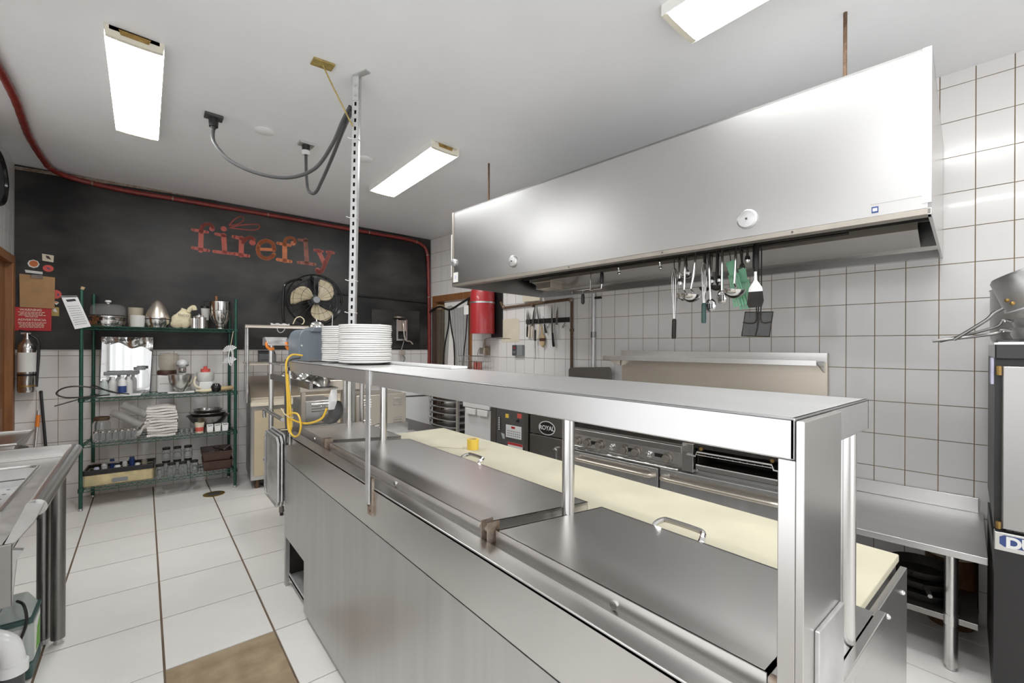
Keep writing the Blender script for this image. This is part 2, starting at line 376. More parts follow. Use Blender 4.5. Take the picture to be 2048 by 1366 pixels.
part(net, 'ribbon', M().tube(smooth_path([(-.05, 5.26, 2.13), (-.05, 5.27, 1.9), (-.05, 5.36, 1.6), (-.05, 5.4, 1.2), (-.05, 5.45, .3)]), .011, 6), 'black')
part(net, 'ribbon', M().tube(smooth_path([(-.05, 5.25, 2.13), (-.05, 5.2, 1.85), (-.05, 5.13, 1.6), (-.05, 5.12, 1.2), (-.05, 5.1, .3)]), .011, 6), 'black')
part(net, 'ribbon', M().tube(smooth_path([(-.05, 4.82, 2.25), (-.05, 4.86, 1.8), (-.05, 4.93, 1.3), (-.05, 4.95, .3)]), .009, 6), 'black')

# ================================================================== CEILING LAMPS
def lamp(x0, x1, y0, y1, label):
    xc, yc = (x0 + x1) / 2, (y0 + y1) / 2; Z = cz(xc, yc)
    t = thing('ceiling_light', label, 'light', 'W', (xc, yc, Z), 'fluorescent ceiling lights')
    def P(x, y, d): return (x, y, cz(x, y) - d)
    part(t, 'housing', M().hexa([P(x, y, .022) for x, y in ((x0 + .02, y0), (x1 - .02, y0), (x1 - .02, y1), (x0 + .02, y1))] + [P(x, y, 0) for x, y in ((x0 + .02, y0), (x1 - .02, y0), (x1 - .02, y1), (x0 + .02, y1))]), 'white_enamel')
    pr = [(x0, .022), (x0 + .003, .056), (x0 + .05, .060), (xc, .0615), (x1 - .05, .060), (x1 - .003, .056), (x1, .022)]
    m = M(); n = len(pr)
    ya, yb = y0 + .03, y1 - .03
    m.add([P(x, ya, dd) for x, dd in pr] + [P(x, yb, dd) for x, dd in pr], [(i, i + 1, n + i + 1, n + i) for i in range(n - 1)] + [tuple(range(n)), tuple(range(n, 2 * n))])
    part(t, 'diffuser', m, 'diffuser')
    for xa, xb in ((x0 - .004, x0 - .0005), (x1 + .0005, x1 + .004)):
        part(t, 'light_skirt', M().hexa([P(x, y, .0575) for x, y in ((xa, y0), (xb, y0), (xb, y1), (xa, y1))] + [P(x, y, 0) for x, y in ((xa, y0), (xb, y0), (xb, y1), (xa, y1))]), 'opaque_skirt')  # opaque skirt added to keep the diffuser's light off the ceiling
    for y in (y0, y1):
        a, b = (y, y + .03) if y == y0 else (y - .03, y)
        m = M(); q = [(x0 - .002, 0)] + [(x, dd + .001) for x, dd in pr] + [(x1 + .002, 0)]
        m.prism([P(x, a, dd) for x, dd in q], (0, b - a, 0)); e = part(t, 'end_cap', m, 'diffuser_end')
        yy = a - .004 if y == y0 else b + .001
        part(e, 'lamp_socket', M().prism([P(x, yy, dd) for x, dd in ((x0 + .06, .008), (x0 + .07, .036), (x1 - .07, .036), (x1 - .06, .008))], (0, .004, 0)), 'brass')
    return t
lamp(-.18, .085, 3.39, 4.82, 'lit fluorescent ceiling light above the sink side of the kitchen')
lamp(1.865, 2.13, 3.33, 4.68, 'lit fluorescent ceiling light between the slotted post and the hood')
lamp(2.06, 2.36, -.14, 1.29, 'lit fluorescent ceiling light cut off by the top edge above the hood')
lamp(-.18, .085, -.9, .5, 'lit fluorescent ceiling light above the camera out of view')

# ceiling odds and ends
pz = lambda x, y, d=0: (x, y, cz(x, y) - d)
t = thing('ceiling_plate', 'yellowed blank plate on the ceiling with a thin wire', 'plate', 'W', pz(.861, 2.935))
part(t, 'plate', M().hexa([pz(*q, .012) for q in ((.80, 2.90), (.925, 2.885), (.925, 2.965), (.80, 2.98))] + [pz(*q, 0) for q in ((.80, 2.90), (.925, 2.885), (.925, 2.965), (.80, 2.98))]), 'yellow_plate', bev=.003)
part(t, 'wire', M().tube(smooth_path([(.861, 2.93, cz(.86, 2.93) - .01), (.93, 2.95, 3.27), (.99, 2.95, 3.17), (1.055, 2.94, 3.05)]), .005, 6), 'yellow_plate')
POST = ((1.066, 2.915), (1.138, 3.205))
def post_xy(z): k = (3.34 - z) / 2.35; return (POST[0][0] + (POST[1][0] - POST[0][0]) * k, POST[0][1] + (POST[1][1] - POST[0][1]) * k)
def outlet(x, y, cord, label, white):
    t = thing('ceiling_outlet', label, 'outlet', 'W', pz(x, y))
    part(t, 'box', M().hexa([pz(*q, .02) for q in ((x - .06, y - .05), (x + .06, y - .05), (x + .06, y + .04), (x - .06, y + .04))] + [pz(*q, 0) for q in ((x - .06, y - .05), (x + .06, y - .05), (x + .06, y + .04), (x - .06, y + .04))]), 'dark_grey' if not white else 'galvanised', bev=.003)
    p = part(t, 'plug', M().cyl(pz(x, y, .02), pz(x, y, .085), .034, .03).cyl(pz(x, y, .085), pz(x, y, .11), .02, .012), 'black')
    if white: part(p, 'collar', M().cyl(pz(x, y, .065), pz(x, y, .10), .0345, .03), 'white_plastic')
    part(t, 'cord', M().tube(smooth_path(cord, 8), .013, 8), 'dark_grey')
    return t
px, py = post_xy(3.0)
outlet(.408, 4.139, [(.408, 4.139, 3.28), (.41, 4.12, 3.17), (.50, 4.02, 3.02), (.66, 3.85, 2.91), (.83, 3.65, 2.86), (.96, 3.45, 2.90), (1.02, 3.25, 3.02), (1.04, 3.10, 3.13), (1.05, 2.97, 3.19)], 'black ceiling outlet whose long cord hangs in a wide loop', False)
outlet(1.077, 4.125, [(1.077, 4.125, 3.25), (1.075, 4.10, 3.08), (1.07, 4.02, 2.92), (1.09, 3.9, 2.87), (1.10, 3.75, 2.93), (1.09, 3.45, 3.03), (1.075, 3.2, 3.11), (1.065, 2.98, 3.17)], 'grey ceiling outlet with a white-collared plug and short cord', True)
for x, y, w in ((.757, 4.129, 'between the two ceiling outlets'), (1.571, 4.078, 'beside the slotted post')):
    solo('ceiling_cover', 'flat round white cover on the ceiling ' + w, 'cover', M().lathe([(.075, 0), (.075, -.006), (.06, -.012), (.001, -.014)], (x, y, cz(x, y)), 28), 'ceiling', p=(x, y, cz(x, y)))
t = thing('slotted_post', 'galvanised slotted strut post rising from the prep table to the ceiling', 'post', 'W', (1.138, 3.205, 1.013))
zt, zb = 3.365, 1.013
m = M(); nz = 46
hw, dp = .0235, .036
def pp(dx, dy, z): x, y = post_xy(z); return (x + dx, y + dy, z)
# web faces the camera diagonal: build the channel in directions e1 (image right), e2 (away)
e1 = Vector((.771, -.637, 0)); e2 = Vector((.637, .771, 0))
def pq(a, b, z): x, y = post_xy(z); v = Vector((x, y, z)) + e1 * a + e2 * b; return tuple(v)
seg = (zt - zb) / nz
m.hexa([pq(-hw, 0, zb), pq(-.007, 0, zb), pq(-.007, .004, zb), pq(-hw, .004, zb), pq(-hw, 0, zt), pq(-.007, 0, zt), pq(-.007, .004, zt), pq(-hw, .004, zt)])
m.hexa([pq(.007, 0, zb), pq(hw, 0, zb), pq(hw, .004, zb), pq(.007, .004, zb), pq(.007, 0, zt), pq(hw, 0, zt), pq(hw, .004, zt), pq(.007, .004, zt)])
for k in range(nz):
    a, b = zb + k * seg, zb + k * seg + seg * .52
    m.hexa([pq(-.007, 0, a), pq(.007, 0, a), pq(.007, .004, a), pq(-.007, .004, a), pq(-.007, 0, b), pq(.007, 0, b), pq(.007, .004, b), pq(-.007, .004, b)])
part(t, 'strut', m, 'galvanised')
m = M()
for sgn in (-1, 1):
    x0 = sgn * hw; x1 = sgn * (hw - .003)
    m.hexa([pq(x0, 0, zb), pq(x1, 0, zb), pq(x1, dp, zb), pq(x0, dp, zb), pq(x0, 0, zt), pq(x1, 0, zt), pq(x1, dp, zt), pq(x0, dp, zt)])
part(t, 'flange', m, 'galvanised')
part(t, 'back_web', M().hexa([pq(-hw, dp - .003, zb), pq(hw, dp - .003, zb), pq(hw, dp, zb), pq(-hw, dp, zb), pq(-hw, dp - .003, zt), pq(hw, dp - .003, zt), pq(hw, dp, zt), pq(-hw, dp, zt)]), 'dark_grey')
x, y = post_xy(zt)
m = M(); q0 = pq(-.02, -.006, 3.22); m.hexa([pq(-.02, -.006, 3.22), pq(.02, -.006, 3.22), pq(.02, 0, 3.22), pq(-.02, 0, 3.22), pq(-.02, -.006, 3.37), pq(.02, -.006, 3.37), pq(.02, 0, 3.37), pq(-.02, 0, 3.37)])
c = Vector((x, y, 0)); f1 = Vector((.771, -.637, 0)).lerp(Vector((-.637, -.771, 0)), .35).normalized(); s1 = Vector((-f1.y, f1.x, 0))
pts = [c + s1 * -.02, c + s1 * .02, c + s1 * .02 + f1 * .11, c + s1 * -.02 + f1 * .11]
m.hexa([(p.x, p.y, cz(p.x, p.y) - .008) for p in pts] + [(p.x, p.y, cz(p.x, p.y)) for p in pts])
br = part(t, 'bracket', m, 'galvanised')
part(br, 'bolt', M().cyl(pq(0, -.006, 3.25), pq(0, -.014, 3.25), .009, n=6).cyl(pq(0, -.006, 3.31), pq(0, -.014, 3.31), .009, n=6), 'alum')
for z in (2.98, 2.47, 2.05, 1.83):
    part(t, 'cable_tie', M().tube([pq(-hw - .002, -.002, z), pq(hw + .002, -.002, z), pq(hw + .002, dp, z), pq(-hw - .002, dp, z)], .003, 6, closed=True).cyl(pq(-hw - .004, -.002, z), pq(-hw - .022, -.01, z + .006), .003, n=6), 'white_plastic')

# red armoured conduit
def bwp(s, t, z): return to_world('B', (s, -t, z))
cond = [(-.78, -1.5, cz(-.78, -1.5) - .03), (-.80, 1.0, cz(-.8, 1.0) - .03), (-.76, 3.0, cz(-.76, 3.0) - .03), (-.73, 4.345, 3.38), (-.727, 4.777, 3.372), (-.748, 5.24, 3.365), (-.76, 5.57, 3.36), (-.745, 6.05, 3.35), (-.70, 6.35, 3.335)]
cond += [tuple(bwp(s, .03, z)) for s, z in ((.5, 3.315), (.842, 3.281), (1.25, 3.272), (1.656, 3.262), (2.4, 3.245), (3.144, 3.222), (3.75, 3.205), (4.12, 3.185), (4.30, 3.13), (4.365, 3.0), (4.38, 2.8), (4.395, 2.2), (4.402, 1.6), (4.40, 1.0), (4.385, .5), (4.35, .25))]
t = thing('conduit', 'red painted flexible conduit along the ceiling and down the corner', 'conduit', 'W', tuple(cond[0]))
sp = smooth_path(cond, 8)
part(t, 'hose', M().tube(sp, [.026 + .0014 * math.sin(i * 2.1) for i in range(len(sp))], 10), 'red_pipe')
m = M()
for i in range(60, len(sp) - 10, 14): m.tube([sp[i], sp[i] + (sp[i + 1] - sp[i]).normalized() * .012], .0285, 10)
part(t, 'clamp', m, 'rusty_steel')

# ================================================================== HOOD
HX, HY0, HY1, HZ0, HZ1 = -1.33, .106, 3.47, 2.172, 2.885
t = hood = thing('exhaust_hood', 'long stainless steel exhaust hood hung over the cooking line', 'hood', 'R', (0, 1.8, HZ0))
fp = part(t, 'front_panel', M().box(HX, HX + .012, HY0, HY1, HZ0 + .028, HZ1), 'steel_hood')
part(fp, 'corner_flange', M().box(HX - .004, HX, HY0, HY0 + .03, HZ0 + .05, HZ1), 'steel')
part(fp, 'corner_flange', M().box(HX - .004, HX, HY1 - .02, HY1, HZ0 + .05, HZ1), 'steel_warm')
part(t, 'bottom_lip', M().box(HX, HX + .055, HY0, HY1, HZ0, HZ0 + .028).box(HX + .05, HX + .062, HY0, HY1, HZ0, HZ0 + .05), 'steel_grime', bev=.003)
part(t, 'top_panel', M().box(HX, -.02, HY0, HY1, HZ1 - .012, HZ1), 'steel_hood')
part(t, 'end_panel', M().box(HX, -.012, HY0, HY0 + .012, HZ0, HZ1), 'steel')
part(t, 'end_panel', M().box(HX, -.012, HY1 - .012, HY1, HZ0, HZ1), 'steel_hood')
part(t, 'back_panel', M().box(-.022, -.01, HY0, HY1, HZ0, HZ1), 'steel')
part(t, 'drip_trough', M().prism([(-.03, HY0 + .012, HZ0), (-.03, HY0 + .012, HZ0 + .22), (-.10, HY0 + .012, HZ0 + .22), (-.10, HY0 + .012, HZ0 + .07), (-.06, HY0 + .012, HZ0 + .05), (-.06, HY0 + .012, HZ0)], (0, HY1 - HY0 - .024, 0)), 'steel')
part(t, 'trough_shelf', M().hexa([(-.34, HY0 + .1, HZ0 + .14), (-.10, HY0 + .1, HZ0 + .07), (-.10, HY1 - .1, HZ0 + .07), (-.34, HY1 - .1, HZ0 + .14), (-.34, HY0 + .1, HZ0 + .155), (-.10, HY0 + .1, HZ0 + .085), (-.10, HY1 - .1, HZ0 + .085), (-.34, HY1 - .1, HZ0 + .155)]), 'steel_v')
part(t, 'trough_lip', M().box(-.355, -.34, HY0 + .1, HY1 - .1, HZ0 + .135, HZ0 + .18), 'steel_warm')
for k in range(6):
    y0 = HY0 + .03 + k * .553
    part(t, 'grease_filter', M().hexa([(-.36, y0, HZ0 + .18), (-.32, y0, HZ0 + .18), (-.32, y0 + .54, HZ0 + .18), (-.36, y0 + .54, HZ0 + .18), (-.95, y0, HZ1 - .03), (-.91, y0, HZ1 - .03), (-.91, y0 + .54, HZ1 - .03), (-.95, y0 + .54, HZ1 - .03)]), 'soot_and_shade')
part(t, 'grease_cup', M().box(-.52, -.34, 2.92, 3.12, HZ0 + .02, HZ0 + .09).box(-.54, -.32, 2.90, 3.14, HZ0 + .085, HZ0 + .10), 'steel_warm', bev=.006)
for y, z, r in ((3.468 - .03, 2.40, .035), (2.631, 2.306, .048), (.83, 2.293, .052)):
    c = part(t, 'round_cap', M().lathe([(r, 0), (r, .012), (r * .85, .02), (r * .3, .022), (.001, .022)], (HX, y, z), 24, Matrix.Rotation(-PI / 2, 3, 'Y')), 'alum')
    part(c, 'screw', M().cyl((HX - .02, y, z), (HX - .026, y, z), .006, n=8), 'dark_grey')
for y in (2.05, 1.32, .62): part(t, 'rivet', M().cyl((HX, y, HZ0 + .015), (HX - .003, y, HZ0 + .015), .005, n=8), 'dark_grey')
lb = part(t, 'label_plate', M().box(HX - .002, HX, .135, .31, 2.255, 2.42), 'steel_hood')
st = part(t, 'maker_sticker', M().box(HX - .003, HX, .281, .305, 2.215, 2.243), 'blue')
part(st, 'sticker_print', M().box(HX - .0036, HX - .003, .285, .301, 2.222, 2.236), 'paper')
st = part(t, 'inspection_tag', M().box(HX - .003, HX, 3.38, 3.455, 2.212, 2.305), 'paper')
part(st, 'tag_print', M().box(HX - .0036, HX - .003, 3.40, 3.43, 2.245, 2.275), 'lavender')
part(t, 'filler_panel', M().box(HX + .02, HX + .12, HY1, HY1 + .045, HZ0 + .1, HZ1 - .2), 'white_enamel')
part(t, 'wall_panel', M().box(-.05, -.006, HY1 + .02, HY1 + .3, HZ0 - .03, HZ0 + .06), 'cream')
part(t, 'pull_ring', M().tube(arc((HX + .14, HY1 + .05, 2.47), .03, -PI / 2, PI / 2, 8, 'xz'), .004, 6), 'brass')
part(t, 'utensil_rail', M().cyl((-.92, .45, 2.225), (-.92, 2.9, 2.225), .008, n=8), 'soot_and_shade')
rail = part(t, 'utensil_rail', M().cyl((-1.0, .45, 2.225), (-1.0, 2.9, 2.225), .008, n=8), 'soot_and_shade')
for y in (.5, 1.0, 1.5, 2.2, 2.85): part(rail, 'rail_hanger', M().cyl((-1.0, y, 2.22), (-1.0, y, 2.87), .005, n=6), 'soot_and_shade')
for (y, tx) in ((3.15, -1.15), (.45, -1.05)):
    w = to_world('R', (tx, y, 0))
    solo('hanger_rod', 'rusty threaded rod holding the hood from the ceiling ' + ('at the knife strip end' if y > 2 else 'at the oven end'), 'rod', M().tube([(tx, y, HZ1 - .005), (tx, y, cz(w.x, w.y))], .009, 8), 'rust', 'R', (tx, y, HZ1))
for y in (1.83, 1.50):
    solo('rail_hook', 'small steel hook empty on the hood rail ' + ('near the crank tool' if y > 1.6 else 'near the long whisk'), 'hook', M().tube(smooth_path([(-1.0, y, 2.235), (-1.012, y, 2.2), (-1.0, y, 2.165)]), .006, 6).ball((-1.0, y, 2.155), .012), 'chrome', 'R', (-1.0, y, 2.23))

# ---- utensils hanging from the rail
UG = 'utensils hanging under the hood'
def hook_loop(x, y, z): return [(x, y, z), (x - .004, y, z + .02), (x - .012, y, 2.24), (x + .004, y, 2.238)]
def ladle(y0, z0, y1, z1, x, r, label, dark=False, depth=.85):
    t = thing('ladle', label, 'ladle', 'R', (x, y1, z1), UG)
    mt = 'soot_and_shade' if dark else 'chrome'
    top = 2.225
    part(t, 'handle', M().tube([(x, y1, top), (x, y1, z1), (x + .002, (y0 + y1) / 2 + 0, (z0 + z1) / 2), (x, y0 + .0, z0 + r * .6), (x + r * .6, y0, z0 + r * .2)], [.006, .007, .007, .006, .006], 6), mt)
    prof = [(r * math.cos(a), r * depth * math.sin(a)) for a in [0, -.3, -.6, -.9, -1.2, -1.5]] ; prof = [(max(.001, a), b) for a, b in prof]
    inner = [(max(.001, a * .94), b * .92) for a, b in prof][::-1]
    part(t, 'bowl', M().lathe(prof + inner, (x, y0, z0), 18, Matrix.Rotation(.12, 3, 'X'), cap=False), mt)
    return t
ladle(1.32, 1.955, 1.314, 2.20, -1.02, .052, 'steel ladle beside the long balloon whisk')
ladle(1.253, 1.945, 1.225, 2.17, -1.07, .062, 'larger steel ladle overlapping its neighbour by the whisk')
ladle(1.325, 2.105, 1.329, 2.21, -.975, .045, 'short steel ladle hanging highest near the whisk')
ladle(1.143, 2.005, 1.139, 2.19, -.94, .040, 'blackened shallow ladle behind the spoons', True)
ladle(.994, 1.955, .985, 2.19, -1.05, .065, 'wide steel ladle in front of the green turners')
ladle(1.235, 2.005, 1.23, 2.19, -.90, .034, 'small dark ladle tucked behind the whisk handles', True)
def spoon(y0, z0, y1, x, w, h, label, slots=True, mt='chrome'):
    t = thing('serving_spoon', label, 'spoon', 'R', (x, y1, 2.2), UG)
    part(t, 'handle', M().tube([(x, y1, 2.225), (x, (y0 + y1) / 2, (2.22 + z0) / 2), (x, y0, z0 + h * .8)], [.009, .007, .008], 6), mt)
    b = part(t, 'bowl', M().ball((x, y0, z0), 1, (.012, w, h)), mt)
    if slots:
        m = M()
        for k in (-1, 0, 1): m.box(x - .0145, x - .009, y0 + k * w * .38 - .0035, y0 + k * w * .38 + .0035, z0 - h * .55, z0 + h * .25)
        part(b, 'slot', m, 'black')
spoon(1.167, 1.875, 1.18, -.97, .036, .044, 'round perforated serving spoon below the teal whisk')
spoon(1.077, 1.92, 1.077, -1.02, .032, .048, 'slotted steel serving spoon in the middle of the rail')
spoon(1.40, 2.05, 1.40, -.92, .022, .036, 'narrow steel spoon beside the balloon whisk wires', False)
spoon(1.19, 2.045, 1.19, -.90, .018, .034, 'steel spoon behind the dark ladle', False)
spoon(1.15, 2.05, 1.155, -.88, .018, .032, 'steel spoon nearest the filters', False)
spoon(.992, 2.10, .995, -.92, .018, .036, 'steel spoon over the green turners', False)
spoon(.955, 2.15, .955, -.94, .017, .03, 'short steel spoon beside the spatula grip', False)
def whisk(y, zb, zm, ztop, x, w, grip, label, dy=0):
    t = thing('whisk', label, 'whisk', 'R', (x, y, ztop), UG)
    part(t, 'grip', M().tube([(x, y + dy, zb), (x, y + dy * .8, zb + .02), (x, y + dy * .3, zm - .01), (x, y + dy * .2, zm)], [.013, .015, .014, .009], 10), grip)
    for k in range(4):
        a = PI * k / 4; cx_, cy_ = math.cos(a), math.sin(a); pts = []
        for i in range(15):
            q = PI * i / 14; rr = w * math.cos(q); hh = zm + (ztop - zm) * (math.sin(q) ** .6)
            rr = (w * math.cos(q)) * (.25 + .75 * math.sin(q) ** .8) if abs(math.cos(q)) > .2 else rr
            pts.append((x + rr * cx_, y + rr * cy_, hh))
        part(t, 'wire', M().tube(pts, .0022, 5), 'chrome')
    part(t, 'hook', M().tube(smooth_path([(x, y, ztop - .006), (x - .006, y, ztop + .03), (x + .001, y, 2.238)]), .003, 5), 'soot_and_shade')
whisk(1.397, 1.659, 1.796, 2.14, -1.0, .035, 'soot_and_shade', 'long balloon whisk hanging handle down with a worn grip', .004)
whisk(1.198, 1.759, 1.89, 2.157, -1.0, .028, 'teal_grip', 'balloon whisk with teal grip hanging handle down')
def turner(pts_top, pts_bot, x, label, wt, wb):
    (ya, za), (yb, zb) = pts_top, pts_bot
    t = thing('turner', label, 'turner', 'R', (x, ya, za), UG)
    dy, dz = yb - ya, zb - za; L = math.hypot(dy, dz); ux, uz = dy / L, dz / L; nx, nz_ = -uz, ux
    def q(a, b): return (x, ya + ux * a * L + nx * b, za + uz * a * L + nz_ * b)
    m = M()
    for k in range(5):
        b0 = -1 + .4 * k + .04; b1 = b0 + .30
        m.prism([q(.30, b0 * wb * .75), q(.30, b1 * wb * .75), q(1, b1 * wb), q(1, b0 * wb)], (-.003, 0, 0))
    m.prism([q(.28, -wb * .75), q(.28, wb * .75), q(.34, wb * .77), q(.34, -wb * .77)], (-.003, 0, 0))
    part(t, 'slotted_blade', m, 'green_plastic')
    part(t, 'handle', M().prism([q(-.02, -wt), q(-.02, wt), q(.30, wb * .5), q(.30, -wb * .5)], (-.004, 0, 0)), 'green_plastic', bev=.001)
    part(t, 'hook', M().tube([q(0, 0), (x - .005, ya, za + .03), (-1.0, ya, 2.237)], .003, 5), 'soot_and_shade')
turner((1.044, 2.141), (.985, 1.86), -.97, 'mint green slotted plastic turner tilted beside the wide ladle', .03, .042)
turner((.985, 2.09), (.955, 1.842), -.94, 'mint green slotted plastic turner half hidden by the black spatula', .022, .045)
t = thing('spatula', 'steel spatula with black handle and blackened blade', 'spatula', 'R', (-1.06, .872, 2.2), UG)
part(t, 'grip', M().tube([(-1.05, .872, 2.225), (-1.055, .872, 2.20), (-1.055, .872, 2.08), (-1.055, .872, 2.05)], [.010, .017, .018, .010], 10), 'black')
part(t, 'shank', M().prism([(-1.056, .879, 2.05), (-1.056, .865, 2.05), (-1.056, .865, 2.0), (-1.056, .837, 1.955), (-1.056, .833, 1.93), (-1.056, .911, 1.93), (-1.056, .907, 1.955), (-1.056, .879, 2.0)], (-.003, 0, 0)), 'chrome')
part(t, 'blade', M().prism([(-1.056, .910, 1.932), (-1.056, .834, 1.932), (-1.056, .828, 1.875), (-1.056, .838, 1.84), (-1.056, .908, 1.838), (-1.056, .918, 1.86)], (-.004, 0, 0)), 'soot_and_shade')
t = thing('mesh_skimmer', 'square wire mesh skimmer hanging below the spatula', 'skimmer', 'R', (-.98, .88, 2.2), UG)
cn = [(-.98, .953, 1.819), (-.98, .800, 1.813), (-.98, .819, 1.667), (-.98, .973, 1.673)]
part(t, 'frame', M().tube(cn, .004, 6, closed=True), 'soot_and_shade')
m = M(); P4 = [Vector(p) for p in cn]
for k in range(1, 24):
    u = k / 24
    m.tube([P4[0].lerp(P4[1], u), P4[3].lerp(P4[2], u)], .0009, 4); m.tube([P4[0].lerp(P4[3], u), P4[1].lerp(P4[2], u)], .0009, 4)
part(t, 'wire_mesh', m, 'dark_grey', kind='stuff')
part(t, 'mesh_sheet', M().prism(cn, (.001, 0, 0)), 'screen_mesh')
part(t, 'brace', M().tube(smooth_path([(-.985, .862, 2.225), (-.985, .862, 1.9), (-.985, .862, 1.76), (-.985, .806, 1.755)]), .0035, 6).tube(smooth_path([(-.985, .895, 2.225), (-.985, .892, 1.9), (-.985, .892, 1.76), (-.985, .965, 1.755)]), .0035, 6).tube(smooth_path([(-.985, .878, 2.225), (-.985, .878, 1.82), (-.985, .882, 1.73), (-.985, .895, 1.67)]), .004, 6), 'soot_and_shade')
t = thing('crank_tool', 'bent wire crank tool with two black grips under the hood', 'tool', 'R', (-1.0, 2.08, 2.2), UG)
part(t, 'wire', M().tube([(-1.0, 2.09, 2.24), (-1.0, 2.09, 2.06), (-1.0, 2.27, 2.055), (-1.0, 2.27, 2.03)], .004, 6).tube([(-1.0, 2.166, 2.0), (-1.0, 2.166, 2.05), (-1.0, 1.99, 2.058), (-1.0, 1.985, 2.1)], .005, 6), 'chrome')
part(t, 'grip', M().tube([(-1.0, 2.166, 1.945), (-1.0, 2.166, 1.96), (-1.0, 2.166, 2.02), (-1.0, 2.166, 2.03)], [.008, .015, .013, .008], 8), 'black')
part(t, 'grip', M().tube([(-1.0, 1.985, 2.09), (-1.0, 1.985, 2.105), (-1.0, 1.985, 2.17), (-1.0, 1.985, 2.185)], [.008, .014, .014, .008], 8), 'black')

# ================================================================== ON THE TILED WALL
# knife strip
solo('knife_strip', 'black magnetic knife strip on the tiled wall', 'knife rack', M().box(-.022, -.006, 3.08, 3.74, 1.875, 1.93).box(-.025, -.022, 3.085, 3.735, 1.885, 1.897).box(-.025, -.022, 3.085, 3.735, 1.908, 1.92), 'black', 'R', (-.006, 3.4, 1.9))
def knife(tip, heel, butt, w, hw, hm, label, cat='knife', name='kitchen_knife', x=-.028):
    t = thing(name, label, cat, 'R', (x, heel[0], heel[1]), 'knives on the magnetic strip')
    T, H, Bt = Vector((x, *tip)), Vector((x, *heel)), Vector((x, *butt))
    u = (H - T).normalized(); n = Vector((0, -u.z, u.y))
    part(t, 'blade', M().prism([T, T.lerp(H, .35) + n * w * .8, H + n * w, H - n * w * .25, T.lerp(H, .3) - n * w * .15], (-.002, 0, 0)), 'steel_dark')
    v = (Bt - H).normalized(); n2 = Vector((0, -v.z, v.y))
    part(t, 'handle', M().prism([H + n2 * hw * .8, H.lerp(Bt, .5) + n2 * hw, H.lerp(Bt, .92) + n2 * hw * 1.15, Bt + n2 * hw * .5, Bt - n2 * hw * .5, H.lerp(Bt, .92) - n2 * hw, H.lerp(Bt, .5) - n2 * hw * .8, H - n2 * hw * .8], (-.014, 0, 0)), hm, bev=.003)
knife((3.714, 2.052), (3.701, 1.845), (3.701, 1.716), .016, .012, 'black', 'slim knife with dark handle at the doorway end of the strip')
knife((3.690, 2.039), (3.668, 1.862), (3.676, 1.71), .016, .012, 'cream', 'cream-handled knife second on the magnetic strip')
knife((3.578, 2.103), (3.616, 1.845), (3.628, 1.709), .024, .013, 'cream', 'broad knife with cream handle leaning left on the strip', x=-.030)
knife((3.547, 2.095), (3.507, 1.865), (3.521, 1.696), .017, .013, 'cream', 'curved boning knife with cream handle on the strip', x=-.034)
knife((3.454, 1.958), (3.431, 1.86), (3.40, 1.757), .010, .010, 'black', 'small paring knife with black handle on the strip')
knife((3.316, 2.072), (3.300, 1.76), (3.281, 1.60), .022, .015, 'black_gloss', 'long bread knife with black handle on the strip', x=-.034)
knife((3.234, 2.053), (3.243, 1.85), (3.242, 1.688), .024, .010, 'alum', 'chef knife with steel handle at the pipe end of the strip')
t = thing('sharpening_steel', 'sharpening steel hanging handle up below the knives', 'sharpening steel', 'R', (-.05, 3.56, 1.67))
part(t, 'grip', M().tube([(-.05, 3.56, 1.80), (-.05, 3.56, 1.79), (-.05, 3.56, 1.69), (-.05, 3.56, 1.67)], [.008, .013, .012, .014], 10), 'black')
part(t, 'rod', M().cyl((-.05, 3.56, 1.67), (-.05, 3.552, 1.454), .005, .003, 8), 'steel_dark')
part(t, 'loop', M().tube(arc((-.045, 3.56, 1.82), .018, 0, 2 * PI, 10, 'xz')[:-1], .002, 5, closed=True), 'chrome')
t = thing('pastry_brush', 'wooden pastry brush hanging bristles down under the knives', 'brush', 'R', (-.03, 3.46, 1.7))
part(t, 'handle', M().prism([(-.03, 3.475, 1.85), (-.03, 3.463, 1.855), (-.03, 3.45, 1.76), (-.03, 3.425, 1.715), (-.03, 3.425, 1.70), (-.03, 3.49, 1.70), (-.03, 3.49, 1.715), (-.03, 3.472, 1.76)], (-.014, 0, 0)), 'light_wood', bev=.003)
part(t, 'ferrule', M().box(-.048, -.026, 3.42, 3.495, 1.665, 1.70), 'brown_plastic')
part(t, 'bristles', M().prism([(-.027, 3.423, 1.667), (-.027, 3.492, 1.667), (-.027, 3.488, 1.625), (-.027, 3.458, 1.598), (-.027, 3.428, 1.625)], (-.02, 0, 0)), 'light_wood')
for y in (3.363, 3.144):
    solo('wall_hook', 'bent wire hook under the knife strip ' + ('between the knives' if y > 3.2 else 'beside the steel-handled knife'), 'hook', M().tube(smooth_path([(-.008, y, 1.87), (-.03, y, 1.85), (-.035, y + .02, 1.825), (-.045, y + .0, 1.815), (-.05, y - .03, 1.84)]), .003, 6), 'soot_and_shade', 'R', (-.006, y, 1.86))
